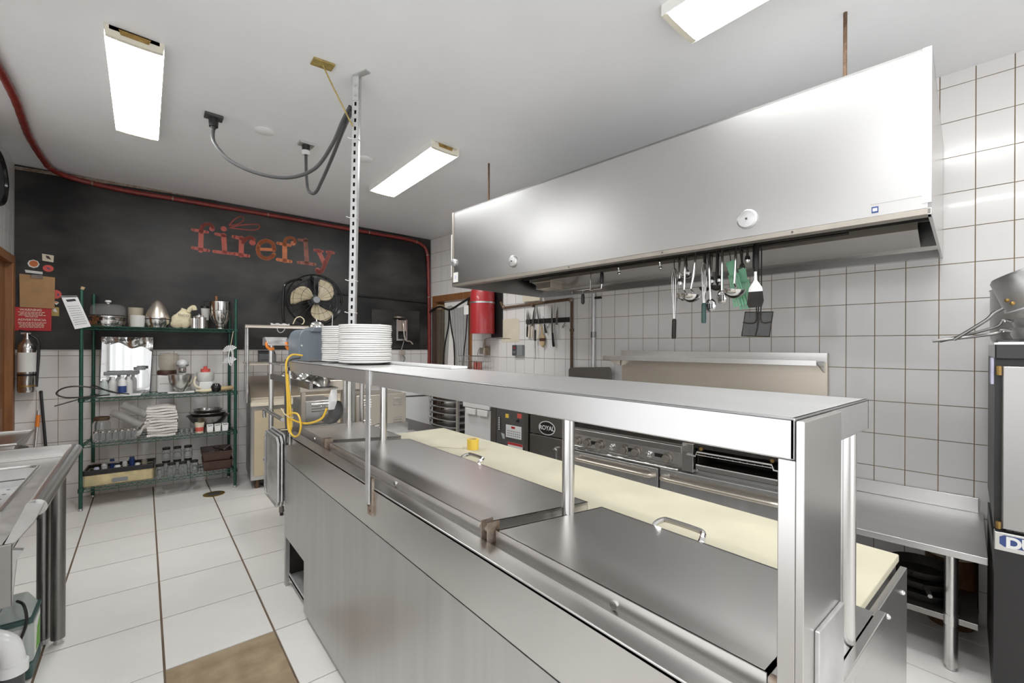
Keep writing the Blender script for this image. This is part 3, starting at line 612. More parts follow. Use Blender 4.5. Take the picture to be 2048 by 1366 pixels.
# gas pipes
t = thing('gas_pipe', 'dark rusty pipe running under the hood and down beside the knives', 'pipe', 'R', (-.03, 3.034, 1.2))
part(t, 'pipe', M().tube([(-.03, 4.18, 2.17), (-.03, 4.135, 2.10), (-.03, 4.10, 2.095), (-.03, 3.06, 2.125), (-.03, 3.036, 2.10), (-.03, 3.034, 1.0)], .016, 8), 'rust')
part(t, 'elbow', M().ball((-.03, 3.045, 2.115), .028), 'rusty_steel')
part(t, 'elbow', M().ball((-.03, 4.125, 2.10), .025), 'rusty_steel')
part(t, 'coupling', M().cyl((-.03, 3.034, 1.77), (-.03, 3.034, 1.80), .023).cyl((-.03, 3.60, 2.095), (-.03, 3.62, 2.094), .024), 'rust')
t = thing('steam_pipe', 'straight grey pipe on the tiles beside the range shelf', 'pipe', 'R', (-.03, 2.748, 1.2))
part(t, 'pipe', M().cyl((-.03, 2.748, 2.16), (-.03, 2.748, 1.72), .02).cyl((-.03, 2.748, 1.72), (-.03, 2.748, 1.0), .022), 'galvanised')
part(t, 'coupling', M().cyl((-.03, 2.748, 1.70), (-.03, 2.748, 1.76), .028), 'steel_dark')
part(t, 'clip', M().box(-.04, -.006, 2.66, 2.75, 2.105, 2.125), 'soot_and_shade')
# patch, thermostat
solo('wall_patch', 'plain cream panel covering tiles beside the knife strip', 'panel', M().prism([(-.010, 4.20, 1.945), (-.010, 3.90, 1.955), (-.010, 3.865, 1.93), (-.010, 3.865, 1.66), (-.010, 4.185, 1.66)], (.004, 0, 0)), 'cream', 'R', (-.008, 4.0, 1.8))
t = thing('thermostat', 'grey control box with red light on the tiled wall', 'control box', 'R', (-.006, 3.86, 1.55))
part(t, 'box', M().box(-.05, -.006, 3.775, 3.945, 1.488, 1.622), 'mid_grey', bev=.004)
part(t, 'face', M().box(-.055, -.05, 3.87, 3.942, 1.492, 1.618), 'dark_grey')
part(t, 'indicator', M().box(-.057, -.055, 3.89, 3.915, 1.575, 1.595), 'led_red')
part(t, 'button', M().box(-.058, -.055, 3.885, 3.90, 1.52, 1.545).box(-.058, -.055, 3.91, 3.925, 1.52, 1.545), 'mid_grey')
# red suppression cylinder
t = thing('suppression_cylinder', 'red fire suppression cylinder strapped to the wall beside the doorway', 'cylinder', 'R', (-.14, 4.37, 1.76))
part(t, 'tank', M().lathe([(.02, 2.345), (.10, 2.34), (.145, 2.325), (.158, 2.28), (.158, 1.79), (.155, 1.765), (.001, 1.765)], (-.17, 4.375, 0), 32), 'red')
part(t, 'base_band', M().lathe([(.160, 1.765), (.160, 1.82), (.158, 1.822)], (-.17, 4.375, 0), 32, cap=False), 'red')
part(t, 'strap', M().lathe([(.161, 2.150), (.161, 2.172)], (-.17, 4.375, 0), 32, cap=False).box(-.17, -.006, 4.53, 4.55, 2.15, 2.172), 'alum')
part(t, 'back_plate', M().box(-.03, -.006, 4.16, 4.36, 1.72, 2.36), 'black')
t2 = part(t, 'tag', M().prism([(-.335, 4.55, 2.115), (-.335, 4.535, 2.13), (-.335, 4.47, 2.13), (-.335, 4.455, 2.115), (-.335, 4.455, 2.01), (-.335, 4.55, 2.01)], (-.002, 0, 0)), 'paper', label='white inspection tag')
# release mechanism under it
t = thing('pull_station', 'small brass and steel release box with wires on the tiles', 'box', 'R', (-.05, 4.45, 1.5))
part(t, 'box', M().box(-.10, -.01, 4.43, 4.52, 1.50, 1.585), 'steel_warm', bev=.004)
part(t, 'bracket', M().box(-.06, -.01, 4.40, 4.43, 1.49, 1.61), 'rusty_steel')
part(t, 'valve', M().tube([(-.06, 4.46, 1.585), (-.06, 4.46, 1.65), (-.06, 4.445, 1.70)], [.02, .016, .01], 8), 'rusty_steel')
part(t, 'wire', M().tube(smooth_path([(-.06, 4.445, 1.70), (-.03, 4.35, 1.715), (-.012, 4.2, 1.705), (-.012, 4.02, 1.70)]), .003, 5), 'soot_and_shade')
t = thing('wire_basket', 'chrome wire basket on the wall below the red cylinder', 'basket', 'R', (-.15, 4.53, 1.2))
m = M()
for z in (1.20, 1.32, 1.40, 1.475): m.tube([(-.24, 4.28, z), (-.24, 4.78, z), (-.06, 4.78, z), (-.06, 4.28, z)], .003, 5, closed=True)
for k in range(11):
    y = 4.28 + k * .05; m.tube([(-.06, y, 1.475), (-.06, y, 1.2), (-.24, y, 1.2), (-.24, y, 1.475)], .0022, 5)
part(t, 'wires', m, 'chrome')
part(t, 'back_hook', M().tube(smooth_path([(-.06, 4.6, 1.475), (-.04, 4.6, 1.56), (-.02, 4.56, 1.55), (-.01, 4.5, 1.5)]), .004, 6), 'chrome')
for y in (4.45, 4.53): solo('spice_tin', 'small red tin in the chrome wall basket ' + ('nearer the knives' if y < 4.5 else 'nearer the doorway'), 'tin', M().lathe([(.001, 1.205), (.03, 1.205), (.03, 1.40), (.001, 1.40)], (-.15, y, 0), 12), 'letter_red', 'R', (-.15, y, 1.205), 'red tins in the wall basket')

# ================================================================== COOKING LINE (right wall frame)
RF = -.85
t = thing('range', 'wide stainless gas range with open broiler and two oven doors', 'range', 'R', (-.45, 1.55, 0))
part(t, 'body', M().box(RF + .03, -.06, 1.40, 2.36, .12, .90).box(RF + .03, -.06, .72, 1.40, .12, .735).box(RF + .36, -.06, .72, 1.40, .735, .90), 'steel_panel')
cp = part(t, 'control_panel', M().prism([(RF, 1.40, .74), (RF - .015, 1.40, .87), (RF + .05, 1.40, .90), (RF + .05, 1.40, .74)], (0, .98, 0)), 'steel')
part(t, 'front_ledge', M().prism([(RF - .07, 1.38, .865), (RF - .07, 1.38, .912), (RF - .06, 1.38, .917), (RF + .02, 1.38, .917), (RF + .02, 1.38, .89)], (0, 1.0, 0)), 'steel', bev=.003)
for y in (2.311, 2.208, 2.088, 1.861, 1.757, 1.508):
    k = part(cp, 'knob', M().lathe([(.036, 0), (.036, .014), (.029, .018), (.027, .048), (.001, .049)], (RF - .008, y, .803), 8, Matrix.Rotation(-PI / 2, 3, 'Y')), 'steel_grime', bev=.002)
for y in (1.98, 1.654):
    k = part(cp, 'valve_cap', M().lathe([(.026, 0), (.026, .008), (.016, .012), (.016, .026), (.007, .03), (.007, .038), (.001, .039)], (RF - .008, y, .803), 14, Matrix.Rotation(-PI / 2, 3, 'Y')), 'chrome')
for y in (2.15, 1.81, 1.58): part(cp, 'slot_plate', M().box(RF - .014, RF - .006, y - .03, y + .03, .795, .82), 'black')
part(cp, 'trim_bar', M().cyl((RF - .03, 1.42, .735), (RF - .03, 2.38, .735), .008, n=8), 'chrome')
for y0, y1 in ((1.572, 2.35), (.728, 1.558)):
    dd = part(t, 'oven_door', M().box(RF - .035, RF + .03, y0, y1, .16, .715 if y0 > 1.4 else .725), 'steel_panel', bev=.006)
    hy0, hy1 = y0 + .02, y1 - .02; zz = .665
    hp = [(RF - .035, hy0 + .0, zz), (RF - .075, hy0 + .03, zz), (RF - .088, hy0 + .08, zz), (RF - .088, hy1 - .08, zz), (RF - .075, hy1 - .03, zz), (RF - .035, hy1, zz)]
    part(dd, 'handle', M().tube(smooth_path(hp, 4), .016, 10), 'steel_warm')
    part(dd, 'handle_recess', M().prism([(RF - .0352, hy0 + .02, zz - .005), (RF - .0352, hy1 - .02, zz - .005), (RF - .0352, hy1 - .06, zz + .035), (RF - .0352, hy0 + .06, zz + .035)], (-.001, 0, 0)), 'steel')
# broiler section
part(t, 'broiler_box', M().box(RF + .02, RF + .35, .80, 1.32, .915, .935).box(RF + .02, RF + .35, .80, 1.32, .735, .75).box(RF - .02, RF + .35, 1.32, 1.40, .735, .93).box(RF - .03, RF + .02, .73, .80, .73, .86).box(RF - .01, RF + .35, .73, .80, .86, .93), 'steel', bev=.003)
part(t, 'broiler_cavity', M().box(RF + .33, RF + .35, .80, 1.31, .75, .915), 'soot_and_shade')
part(t, 'broiler_liner', M().box(RF + .03, RF + .34, .80, .805, .75, .915).box(RF + .03, RF + .34, 1.305, 1.31, .75, .915).box(RF + .03, RF + .34, .80, 1.31, .75, .755).box(RF + .03, RF + .34, .80, 1.31, .91, .915), 'soot_and_shade')
rk = part(t, 'broiler_rack', M().tube([(RF - .03, 1.36, .86), (RF - .03, 1.30, .855), (RF - .03, 1.29, .885), (RF - .03, .83, .885), (RF - .03, .82, .855), (RF - .03, .76, .85)], .006, 8).cyl((RF - .02, .82, .865), (RF - .02, 1.30, .865), .004, n=6).cyl((RF + .01, .80, .785), (RF + .01, 1.31, .785), .010, n=8), 'chrome')
for k in range(11): part(rk, 'rack_bar', M().cyl((RF - .025, .84 + k * .044, .87), (RF + .3, .84 + k * .044, .865), .003, n=5), 'chrome')
for y in (1.28, .84): part(t, 'burner_nozzle', M().cyl((RF + .05, y, .90), (RF + .01, y, .90), .012, n=8), 'brass')
part(t, 'drip_tray', M().box(RF + .01, RF + .3, .81, 1.31, .757, .764), 'soot_and_shade')
part(t, 'tray_lip', M().box(RF - .0, RF + .01, .81, 1.31, .757, .785), 'steel')
part(t, 'cooktop', M().box(RF + .02, -.06, .72, 2.37, .90, .935), 'soot_and_shade')
for k in range(5): part(t, 'burner_grate', M().box(RF + .1, -.1, .78 + k * .32, 1.05 + k * .32, .935, .955), 'soot_and_shade', bev=.004)
bg = part(t, 'backguard', M().box(-.06, -.012, .70, 2.385, .90, 1.56), 'steel_warm')
sh = part(t, 'high_shelf', M().box(-.34, -.06, .71, 2.40, 1.50, 1.508).box(-.345, -.335, .71, 2.42, 1.478, 1.518), 'steel', bev=.002)
for y in (.71, 2.395): part(sh, 'shelf_bracket', M().prism([(-.33, y, 1.50), (-.06, y, 1.50), (-.06, y, 1.42), (-.12, y, 1.43)], (0, .006, 0)), 'steel')
part(sh, 'shelf_riser', M().box(-.07, -.06, .70, 2.385, 1.50, 1.565), 'steel')
for y in (.80, 1.5, 2.28):
    for x in (RF + .1, -.15): part(t, 'leg', M().cyl((x, y, 0), (x, y, .12), .03, n=12), 'alum')
# royal fryer
t = thing('royal_fryer', 'stainless floor fryer with oval ROYAL badge beside the range', 'fryer', 'R', (-.45, 2.63, 0))
part(t, 'body', M().box(RF + .03, -.08, 2.395, 2.88, .12, .92), 'steel_panel')
part(t, 'upper_panel', M().box(RF - .01, RF + .03, 2.40, 2.875, .795, 1.0), 'steel_dark', bev=.005)
dd = part(t, 'door', M().box(RF - .015, RF + .03, 2.40, 2.875, .16, .785), 'steel_dark', bev=.005)
part(dd, 'handle', M().tube(smooth_path([(RF - .015, 2.55, .70), (RF - .06, 2.54, .70), (RF - .06, 2.51, .695), (RF - .055, 2.51, .58), (RF - .015, 2.51, .57)], 4), .010, 8), 'chrome')
bc = (RF - .011, 2.663, .862)
el = lambda a, b, n=28: [(bc[0], bc[1] + a * math.cos(2 * PI * i / n), bc[2] + b * math.sin(2 * PI * i / n)) for i in range(n)]
bd = part(t, 'badge', M().prism(el(.098, .064), (-.004, 0, 0)), 'white_plastic')
part(bd, 'badge_face', M().prism([(p[0] - .004, p[1], p[2]) for p in el(.090, .056)], (-.001, 0, 0)), 'black_gloss')
text_part(bd, 'badge_text', 'ROYAL', .056, 'white_plastic', face_mtx((bc[0] - .0056, bc[1], bc[2]), (0, -1, 0), (0, 0, 1)), bold=.001)
part(t, 'fry_well', M().box(RF + .05, -.1, 2.42, 2.86, .92, .95), 'soot_and_shade')
part(t, 'splash_back', M().prism([(-.10, 3.02, 1.2), (-.10, 3.02, 1.35), (-.10, 3.0, 1.378), (-.10, 2.51, 1.40), (-.10, 2.49, 1.385), (-.10, 2.47, 1.2)], (.012, 0, 0)), 'steel_dark')
part(t, 'splash_stay', M().box(-.09, -.08, 2.5, 2.9, .9, 1.25), 'steel_dark')
# computer fryer
t = thing('pressure_fryer', 'dark grey fryer with digital keypad and warning sticker', 'fryer', 'R', (-.45, 3.15, 0))
part(t, 'body', M().box(RF + .03, -.08, 2.93, 3.44, .12, 1.0), 'dark_grey', bev=.005)
part(t, 'side_strip', M().box(RF, RF + .03, 2.91, 2.96, .12, 1.02).box(RF, RF + .03, 3.36, 3.44, .12, 1.02), 'steel_dark')
cp = part(t, 'control_panel', M().box(RF + .005, RF + .03, 2.96, 3.36, .62, 1.02), 'fryer_grey', bev=.003)
kp = part(cp, 'keypad', M().box(RF - .002, RF + .005, 3.0, 3.215, .70, .825), 'white_plastic', bev=.003)
part(kp, 'display', M().box(RF - .0035, RF - .002, 3.085, 3.135, .795, .815), 'led_red')
m = M()
for i in range(7):
    for j in range(3): m.box(RF - .003, RF - .002, 3.015 + i * .027, 3.030 + i * .027, .718 + j * .022, .728 + j * .022)
part(kp, 'keys', m, 'mid_grey')
st = part(t, 'warning_sticker', M().box(RF + .003, RF + .005, 2.985, 3.19, .55, .655), 'paper')
part(st, 'sticker_header', M().box(RF + .002, RF + .003, 2.985, 3.19, .632, .655), 'red_sign')
st = part(t, 'thermometer_strip', M().box(RF - .004, RF + .0, 3.295, 3.325, .75, .89), 'black')
m = M()
for k in range(8): m.box(RF - .005, RF - .004, 3.299, 3.321, .757 + k * .017, .766 + k * .017)
part(st, 'strip_marks', m, 'paper')
part(t, 'yellow_sticker', M().box(RF + .003, RF + .005, 3.18, 3.225, .89, .93), 'yellow_tape')
part(t, 'red_sticker', M().box(RF + .003, RF + .005, 3.0, 3.06, .905, .95), 'pink')
part(t, 'mint_sticker', M().prism([(RF + .004, 3.29, .73), (RF + .004, 3.24, .725), (RF + .004, 3.235, .675), (RF + .004, 3.265, .675)], (.001, 0, 0)), 'milky')
part(t, 'switch_knob', M().lathe([(.014, 0), (.014, .01), (.006, .014), (.006, .025), (.001, .025)], (RF + .005, 3.05, .88), 12, Matrix.Rotation(-PI / 2, 3, 'Y')), 'black')
part(t, 'fry_well', M().box(RF + .05, -.1, 2.97, 3.4, 1.0, 1.03), 'soot_and_shade')
# white chest with towel
t = thing('white_cooler', 'white enamel cooler box with folded papers tucked along its edge', 'cooler', 'R', (-.45, 3.68, 0))
part(t, 'body', M().box(RF + .02, -.1, 3.47, 3.90, .05, .93), 'white_enamel', bev=.006)
part(t, 'top', M().box(RF - .005, -.09, 3.465, 3.905, .935, 1.0), 'white_enamel', bev=.008)
for y in (3.48, 3.67): solo('folded_paper', 'folded white paper tucked under the cooler lid ' + ('beside the fryer' if y < 3.5 else 'beside the tray rack'), 'paper', M().prism([(RF + .002, y, .93), (RF + .002, y + .175, .93), (RF + .002, y + .165, .865), (RF + .002, y + .01, .865)], (-.018, 0, 0)), 'paper', 'R', (RF, y, .9), bev=.005)
# tray rack
t = thing('tray_rack', 'steel speed rack holding dark round-cornered trays beside the cooler', 'rack', 'R', (-.4, 4.45, 0))
for y in (4.22, 4.80):
    for x in (-.68, -.18): part(t, 'upright', M().box(x - .015, x + .015, y - .015, y + .015, 0, 1.08), 'alum')
for k in range(9):
    z = .36 + k * .078
    for y in (4.235, 4.785): part(t, 'slide', M().box(-.68, -.18, y - .015, y + .015, z, z + .018), 'alum')
for k in range(9):
    z = .38 + k * .078
    g = thing('oven_tray', 'dark flat tray ' + from_top(k, 9) + ' in the steel speed rack', 'tray', 'R', (-.43, 4.51, z), 'trays in the speed rack')
    part(g, 'pan', M().prism([(-.66, 4.25, z), (-.70, 4.33, z), (-.715, 4.51, z), (-.70, 4.69, z), (-.66, 4.77, z), (-.18, 4.77, z), (-.18, 4.25, z)], (0, 0, .006)), 'steel_dark')
    part(g, 'rim', M().tube(smooth_path([(-.66, 4.25, z + .008), (-.70, 4.33, z + .008), (-.715, 4.51, z + .008), (-.70, 4.69, z + .008), (-.66, 4.77, z + .008)], 3), .006, 6), 'alum')

# ================================================================== WORK TABLE AND OVEN BY THE WALL
WT0, WT1 = -.075, .70
t = thing('equipment_stand', 'low stainless worktable against the tiles with undershelf', 'table', 'R', (-.42, .28, 0))
part(t, 'top', M().box(-.84, -.02, WT0, WT1, .575, .61), 'steel_shelf', bev=.003)
part(t, 'backsplash', M().box(-.035, -.012, WT0 + .02, WT1, .61, .70), 'steel', bev=.003)
part(t, 'undershelf', M().box(-.80, -.40, WT0 + .03, WT1 - .02, .235, .265), 'steel_dark', bev=.003)
for y in (WT0 + .125, WT1 - .06):
    for x in (-.79, -.07):
        lg = part(t, 'leg', M().cyl((x, y, .02), (x, y, .575), .026, n=16), 'steel_v')
        part(lg, 'shelf_clamp', M().cyl((x, y, .225), (x, y, .275), .030, n=16), 'steel')
        part(lg, 'foot', M().lathe([(.012, 0), (.02, .003), (.018, .02), (.021, .035)], (x, y, 0), 12), 'alum')
for k, (x, y, r) in enumerate(((-.60, .17, .15), (-.60, .17, .145), (-.58, .48, .14), (-.60, .17, .14), (-.58, .48, .135))):
    z = .266 + (k % 3) * .055 + (0 if k < 3 else .05)
    z = .266 + [0, .055, 0, .11, .055][k]
    g = thing('frying_pan', 'blackened frying pan ' + ('at the bottom of the stack under the low worktable', 'second in the stack under the low worktable', 'lying flat behind the pan stack', 'topmost of the stack under the low worktable', 'on the pan at the back of the undershelf')[k], 'pan', 'R', (x, y, z), 'pans under the worktable')
    part(g, 'pan', M().lathe([(.001, .004), (r * .75, .004), (r, .045), (r * 1.02, .045), (r * .78, 0), (.001, 0)], (x, y, z), 28), 'soot_and_shade')
    ang = [2.6, 3.3, 2.2, 2.9, 3.6][k]
    part(g, 'handle', M().tube(smooth_path([(x + r * math.cos(ang), y + r * math.sin(ang), z + .035), (x + (r + .08) * math.cos(ang), y + (r + .08) * math.sin(ang), z + .05), (x + (r + .16) * math.cos(ang), y + (r + .16) * math.sin(ang), z + .055)]), [.010] * 13, 6), 'steel_dark')
t = thing('oil_drum', 'grimy dark container with cream drips behind the low worktable', 'container', 'R', (-.25, .06, 0))
part(t, 'body', M().lathe([(.001, 0), (.10, 0), (.112, .06), (.112, .42), (.10, .47), (.001, .47)], (-.25, .06, 0), 24), 'wood_dark')
for za, zb_ in ((.40, .455), (.08, .13)): part(t, 'drip_band', M().lathe([(.113, za), (.115, (za + zb_) / 2), (.113, zb_)], (-.25, .06, 0), 24, cap=False), 'cream')
# convection oven
OX, OY1 = -1.0, -.088
t = thing('convection_oven', 'black framed convection oven with steel doors and maker plate', 'oven', 'R', (-.55, -.55, 0))
part(t, 'body', M().box(OX + .03, -.15, -1.05, OY1, .80, 1.56), 'black')
part(t, 'top_cap', M().box(OX - .005, -.14, -1.06, OY1 + .0, 1.555, 1.625), 'black_gloss', bev=.006)
part(t, 'top_edge', M().box(OX - .007, -.14, -1.06, OY1 + .002, 1.620, 1.628), 'chrome')
dd = part(t, 'door', M().box(OX - .012, OX + .03, -.56, OY1 - .022, .81, 1.525), 'steel_oven', bev=.006)
part(dd, 'window_gasket', M().box(OX - .016, OX - .012, -.50, OY1 - .095, .93, 1.38), 'black_gloss')
part(dd, 'window', M().box(OX - .018, OX - .016, -.49, OY1 - .105, .94, 1.37), 'glass')
part(dd, 'hinge', M().cyl((OX - .015, OY1 - .012, 1.485), (OX - .015, OY1 - .012, 1.525), .009, n=8).cyl((OX - .015, OY1 - .012, .81), (OX - .015, OY1 - .012, .84), .009, n=8), 'brass')
part(t, 'door', M().box(OX - .012, OX + .03, -1.03, -.565, .81, 1.525), 'steel_oven', bev=.006)
pl_ = part(t, 'maker_plate', M().box(OX - .014, OX + .03, -1.05, OY1, .715, .795), 'steel', bev=.003)
part(pl_, 'plate_mark', M().prism([(OX - .0145, OY1 - .016, .775), (OX - .0145, OY1 - .03, .785), (OX - .0145, OY1 - .18, .785), (OX - .0145, OY1 - .18, .735), (OX - .0145, OY1 - .03, .735), (OX - .0145, OY1 - .016, .745)], (-.001, 0, 0)), 'blue')
text_part(pl_, 'plate_text', 'DUKE', .062, 'white_plastic', face_mtx((OX - .0162, OY1 - .115, .755), (0, -1, 0), (0, 0, 1)), bold=.003)
part(t, 'stand_panel', M().box(OX, -.15, OY1 - .05, OY1, .0, .715), 'black')
part(t, 'stand_panel', M().box(OX, -.15, -1.05, -1.0, .0, .715), 'black')
part(t, 'kick_panel', M().box(OX, OX + .02, -1.0, OY1 - .05, .12, .715), 'black')
part(t, 'stand_rail', M().box(OX, -.15, -1.0, OY1 - .2, .04, .10), 'galvanised')
part(t, 'side_magnet', M().box(OX + .03, OX + .07, OY1, OY1 + .012, 1.44, 1.56).box(OX + .1, OX + .13, OY1, OY1 + .012, 1.44, 1.56), 'lavender', bev=.004)
# pots on the oven
solo('baking_sheet', 'crumpled foil-lined baking sheet on top of the oven', 'baking sheet', M().wavy(16, 16, lambda u, v: (OX + .02 + .72 * u, OY1 - .01 - .5 * v, 1.632 + .014 * abs(math.sin(u * 19) * math.cos(v * 17)))).box(OX + .0, OX + .74, OY1 - .52, OY1 - .01, 1.628, 1.631), 'foil', 'R', (OX + .3, OY1 - .2, 1.63))
def saucepan(c, r, hgt, label, hdir, hl, tilt=None, z=0, up=.1, flip=False):
    g = thing('saucepan', label, 'saucepan', 'R', c, 'saucepans on the oven')
    R3 = tilt or Matrix.Identity(3)
    part(g, 'pan', M().lathe([(.001, 0), (r * .94, 0), (r, .02), (r, hgt), (r * 1.02, hgt), (r * 1.02, hgt + .004), (r * .97, hgt), (r * .96, .02), (.001, .01)], c, 32, R3), 'alum')
    cc = Vector(c); hd = Vector((hdir[0], hdir[1], 0)).normalized()
    base = [(hd * (r * .98) + Vector((0, 0, hgt * .8))), (hd * (r + .03) + Vector((0, 0, hgt * .8 + .005))), (hd * (r + .06) + Vector((0, 0, hgt * .8 + up * .3))), (hd * (r + hl) + Vector((0, 0, hgt * .8 + up)))]
    h = part(g, 'handle', M().tube(smooth_path([cc + R3 @ b for b in base], 5), .007, 8), 'steel_dark')
    part(h, 'rivet', M().ball(cc + R3 @ (hd * (r + .002) + Vector((.0, .02, hgt * .85))), .008).ball(cc + R3 @ (hd * (r + .002) + Vector((0, -.02, hgt * .85))), .008), 'chrome')
    return g
saucepan((-.46, -.275, 1.634), .19, .27, 'tall grey aluminium stockpot at the back of the oven top', (0, -1), .05)
saucepan((-.86, -.27, 1.646), .13, .045, 'dark shallow pan at the bottom of the pan pile', (-.12, 1), .26, up=-.045)
saucepan((-.86, -.26, 1.694), .115, .04, 'shallow pan in the middle of the pan pile', (.05, 1), .24, up=-.09)
g = thing('saucepan', 'upturned tilted aluminium saucepan on top of the pan pile', 'saucepan', 'R', (-.86, -.2, 1.77), 'saucepans on the oven')
R3 = Matrix.Rotation(PI - .38, 3, 'X'); cc = Vector((-.86, -.205, 1.965))
part(g, 'pan', M().lathe([(.001, 0), (.135, 0), (.145, .012), (.15, .155), (.155, .158), (.145, .157), (.138, .015), (.001, .01)], cc, 36, R3), 'alum')
h = part(g, 'handle', M().tube(smooth_path([(-.90, -.115, 1.785), (-.91, -.085, 1.762), (-.915, -.06, 1.73), (-.92, .042, 1.643)], 5), .0075, 8), 'steel_dark')
part(h, 'rivet', M().ball((-.99, -.14, 1.80), .009).ball((-.975, -.125, 1.815), .009), 'brass')

# ================================================================== PREP TABLE
PX, PY0, PY1 = .73, .24, 3.27
t = prep = thing('prep_table', 'long stainless refrigerated prep table with hinged lids and overshelf', 'prep table', 'W', (1.2, 1.75, 0))
part(t, 'body', M().box(PX + .03, 1.66, PY0 + .045, 2.78, .10, .93).box(PX + .06, 1.66, 2.78, PY1 - .01, .36, .93).box(1.26, 1.74, PY0 + .055, PY1 - .3, .90, .951), 'steel_panel')
part(t, 'lower_panel', M().prism([(PX, PY0, .035), (PX, 2.80, .035), (PX, 2.80, .33), (PX, 3.235, .33), (PX, 3.235, .0), (PX, PY1, .0), (PX, PY1, .835), (PX, PY0, .835)], (.022, 0, 0)), 'steel_panel', smooth=False)
part(t, 'upper_panel', M().box(PX - .004, PX + .02, PY0, PY1, .842, 1.018).box(PX - .004, PX + .06, PY0, PY1, 1.006, 1.02), 'steel_v', bev=.003)
part(t, 'ledge', M().box(PX + .05, PX + .085, PY0, PY1, .98, 1.012), 'steel_dark')
part(t, 'end_panel', M().box(PX + .01, 1.262, PY0 - .004, PY0 + .012, .05, 1.012), 'steel_v', bev=.002)
part(t, 'edge_trim', M().box(.80, 1.268, PY0 - .010, PY0 + .006, .985, 1.016), 'steel', bev=.002)
e_ = part(t, 'end_panel', M().box(1.25, 1.745, PY0 + .030, PY0 + .046, .05, .951), 'steel_v', bev=.002)
for sx_, sz_ in ((1.50, .90), (1.68, .90), (1.68, .5)): part(e_, 'screw', M().ball((sx_, PY0 + .03, sz_), .007), 'chrome')
part(t, 'end_panel', M().box(PX + .03, 1.62, PY1 - .015, PY1, .33, 1.0), 'steel')
part(t, 'top_deck', M().box(PX + .085, 1.24, PY0, PY0 + .062, .985, 1.012).box(PX + .085, 1.24, 1.0, 1.12, .965, .995).box(PX + .085, 1.24, 2.46, 2.66, .965, .995).box(PX + .085, 1.24, 3.2, PY1, .985, 1.012).box(PX + .085, 1.24, PY0, PY1, .93, .965).box(1.22, 1.262, PY0, PY0 + .048, .94, 1.011), 'steel', bev=.002)
part(t, 'toe_kick', M().box(PX + .08, 1.55, PY0 + .1, 2.75, .0, .1), 'soot_and_shade')
# compressor seen through the cut-out
part(t, 'condenser_fins', M().box(PX + .16, PX + .2, 2.82, 3.1, .08, .32), 'soot_and_shade')
m = M()
for k in range(5): m.box(PX + .12, PX + .16, 2.82, 2.86, .17 + k * .022, .182 + k * .022)
part(t, 'shade_backing', M().box(PX + .5, PX + .52, 2.78, PY1 - .02, .05, .36).box(PX + .03, PX + .52, PY1 - .015, PY1 - .005, .05, .34).box(PX + .03, PX + .52, 2.775, 2.785, .05, .36), 'soot_and_shade')  # dark panels added to put shade inside the cut-out
part(t, 'vent_slats', m, 'alum')
part(t, 'compressor_tray', M().box(PX + .02, PX + .5, 2.8, PY1 - .03, .055, .07).prism([(PX + .02, 2.8, .055), (PX + .02, 3.235, .055), (PX + .02, 3.235, .085), (PX + .02, 2.8, .085)], (.006, 0, 0)), 'galvanised')
part(t, 'compressor', M().lathe([(.001, .07), (.08, .07), (.085, .1), (.085, .2), (.06, .25), (.001, .255)], (PX + .32, 3.02, 0), 20), 'black')
part(t, 'junction_box', M().box(PX + .04, PX + .12, 2.81, 2.90, .072, .13), 'galvanised', bev=.003)
part(t, 'tubing', M().tube(smooth_path([(PX + .06, 2.9, .02), (PX + .05, 2.78, .06), (PX + .07, 2.74, .03), (PX + .1, 2.72, .012)]), .008, 6), 'rust')
def skew_box(m, x0, x1, ya, yb, yc, yd, z0, z1):     # ya..yb along the customer edge, yc..yd along the cook edge
    return m.hexa([(x0, ya, z0), (x1, yc, z0), (x1, yd, z0), (x0, yb, z0), (x0, ya, z1), (x1, yc, z1), (x1, yd, z1), (x0, yb, z1)])
for (ya, yb, yc, yd, hy, hw_) in ((.305, 1.055, .305, .985, .71, .075), (1.125, 2.60, 1.045, 2.43, 1.80, .07), (2.68, 3.195, 2.53, 3.195, 2.93, .05)):
    m = M(); skew_box(m, .815, 1.215, ya, yb, yc, yd, 1.041, 1.050)
    m.box(.812, .818, ya, yb, .998, 1.050).box(1.212, 1.218, yc, yd, 1.012, 1.050)
    skew_box(m, .815, 1.215, ya, ya + .005, yc, yc + .005, 1.005, 1.050); skew_box(m, .815, 1.215, yb - .005, yb, yd - .005, yd, 1.005, 1.050)
    l = part(t, 'lid', m, 'steel_lid')
    part(l, 'handle', M().tube(smooth_path([(1.215, hy - hw_, 1.035), (1.232, hy - hw_, 1.050), (1.258, hy - hw_ + .01, 1.058), (1.264, hy - hw_ + .03, 1.06), (1.264, hy + hw_ - .03, 1.06), (1.258, hy + hw_ - .01, 1.058), (1.232, hy + hw_, 1.050), (1.215, hy + hw_, 1.035)], 4), .0085, 8), 'chrome')
    part(l, 'button', M().cyl((.812, ya + (yb - ya) * .42, 1.024), (.808, ya + (yb - ya) * .42, 1.024), .010, n=14), 'steel')
for y in (1.092, 2.64, .268):
    part(t, 'hinge_bracket', M().box(.79, .835, y - .026, y - .022, .99, 1.072).box(.79, .835, y + .006, y + .010, .99, 1.072).box(.79, .835, y - .026, y + .010, .985, .992).cyl((.81, y - .03, 1.045), (.81, y + .03, 1.045), .010, n=10), 'rusty_steel')
ov = part(t, 'overshelf', M().box(.71, 1.108, PY0 - .01, 3.105, 1.494, 1.500).box(.71, .718, PY0 - .01, 3.105, 1.440, 1.500).box(1.100, 1.108, PY0 - .01, 3.105, 1.440, 1.500).box(.71, 1.108, PY0 - .01, PY0 - .002, 1.440, 1.500).box(.71, 1.108, 3.097, 3.105, 1.440, 1.500).box(.718, .74, PY0, 3.10, 1.438, 1.443), 'steel_shelf', bev=.003)
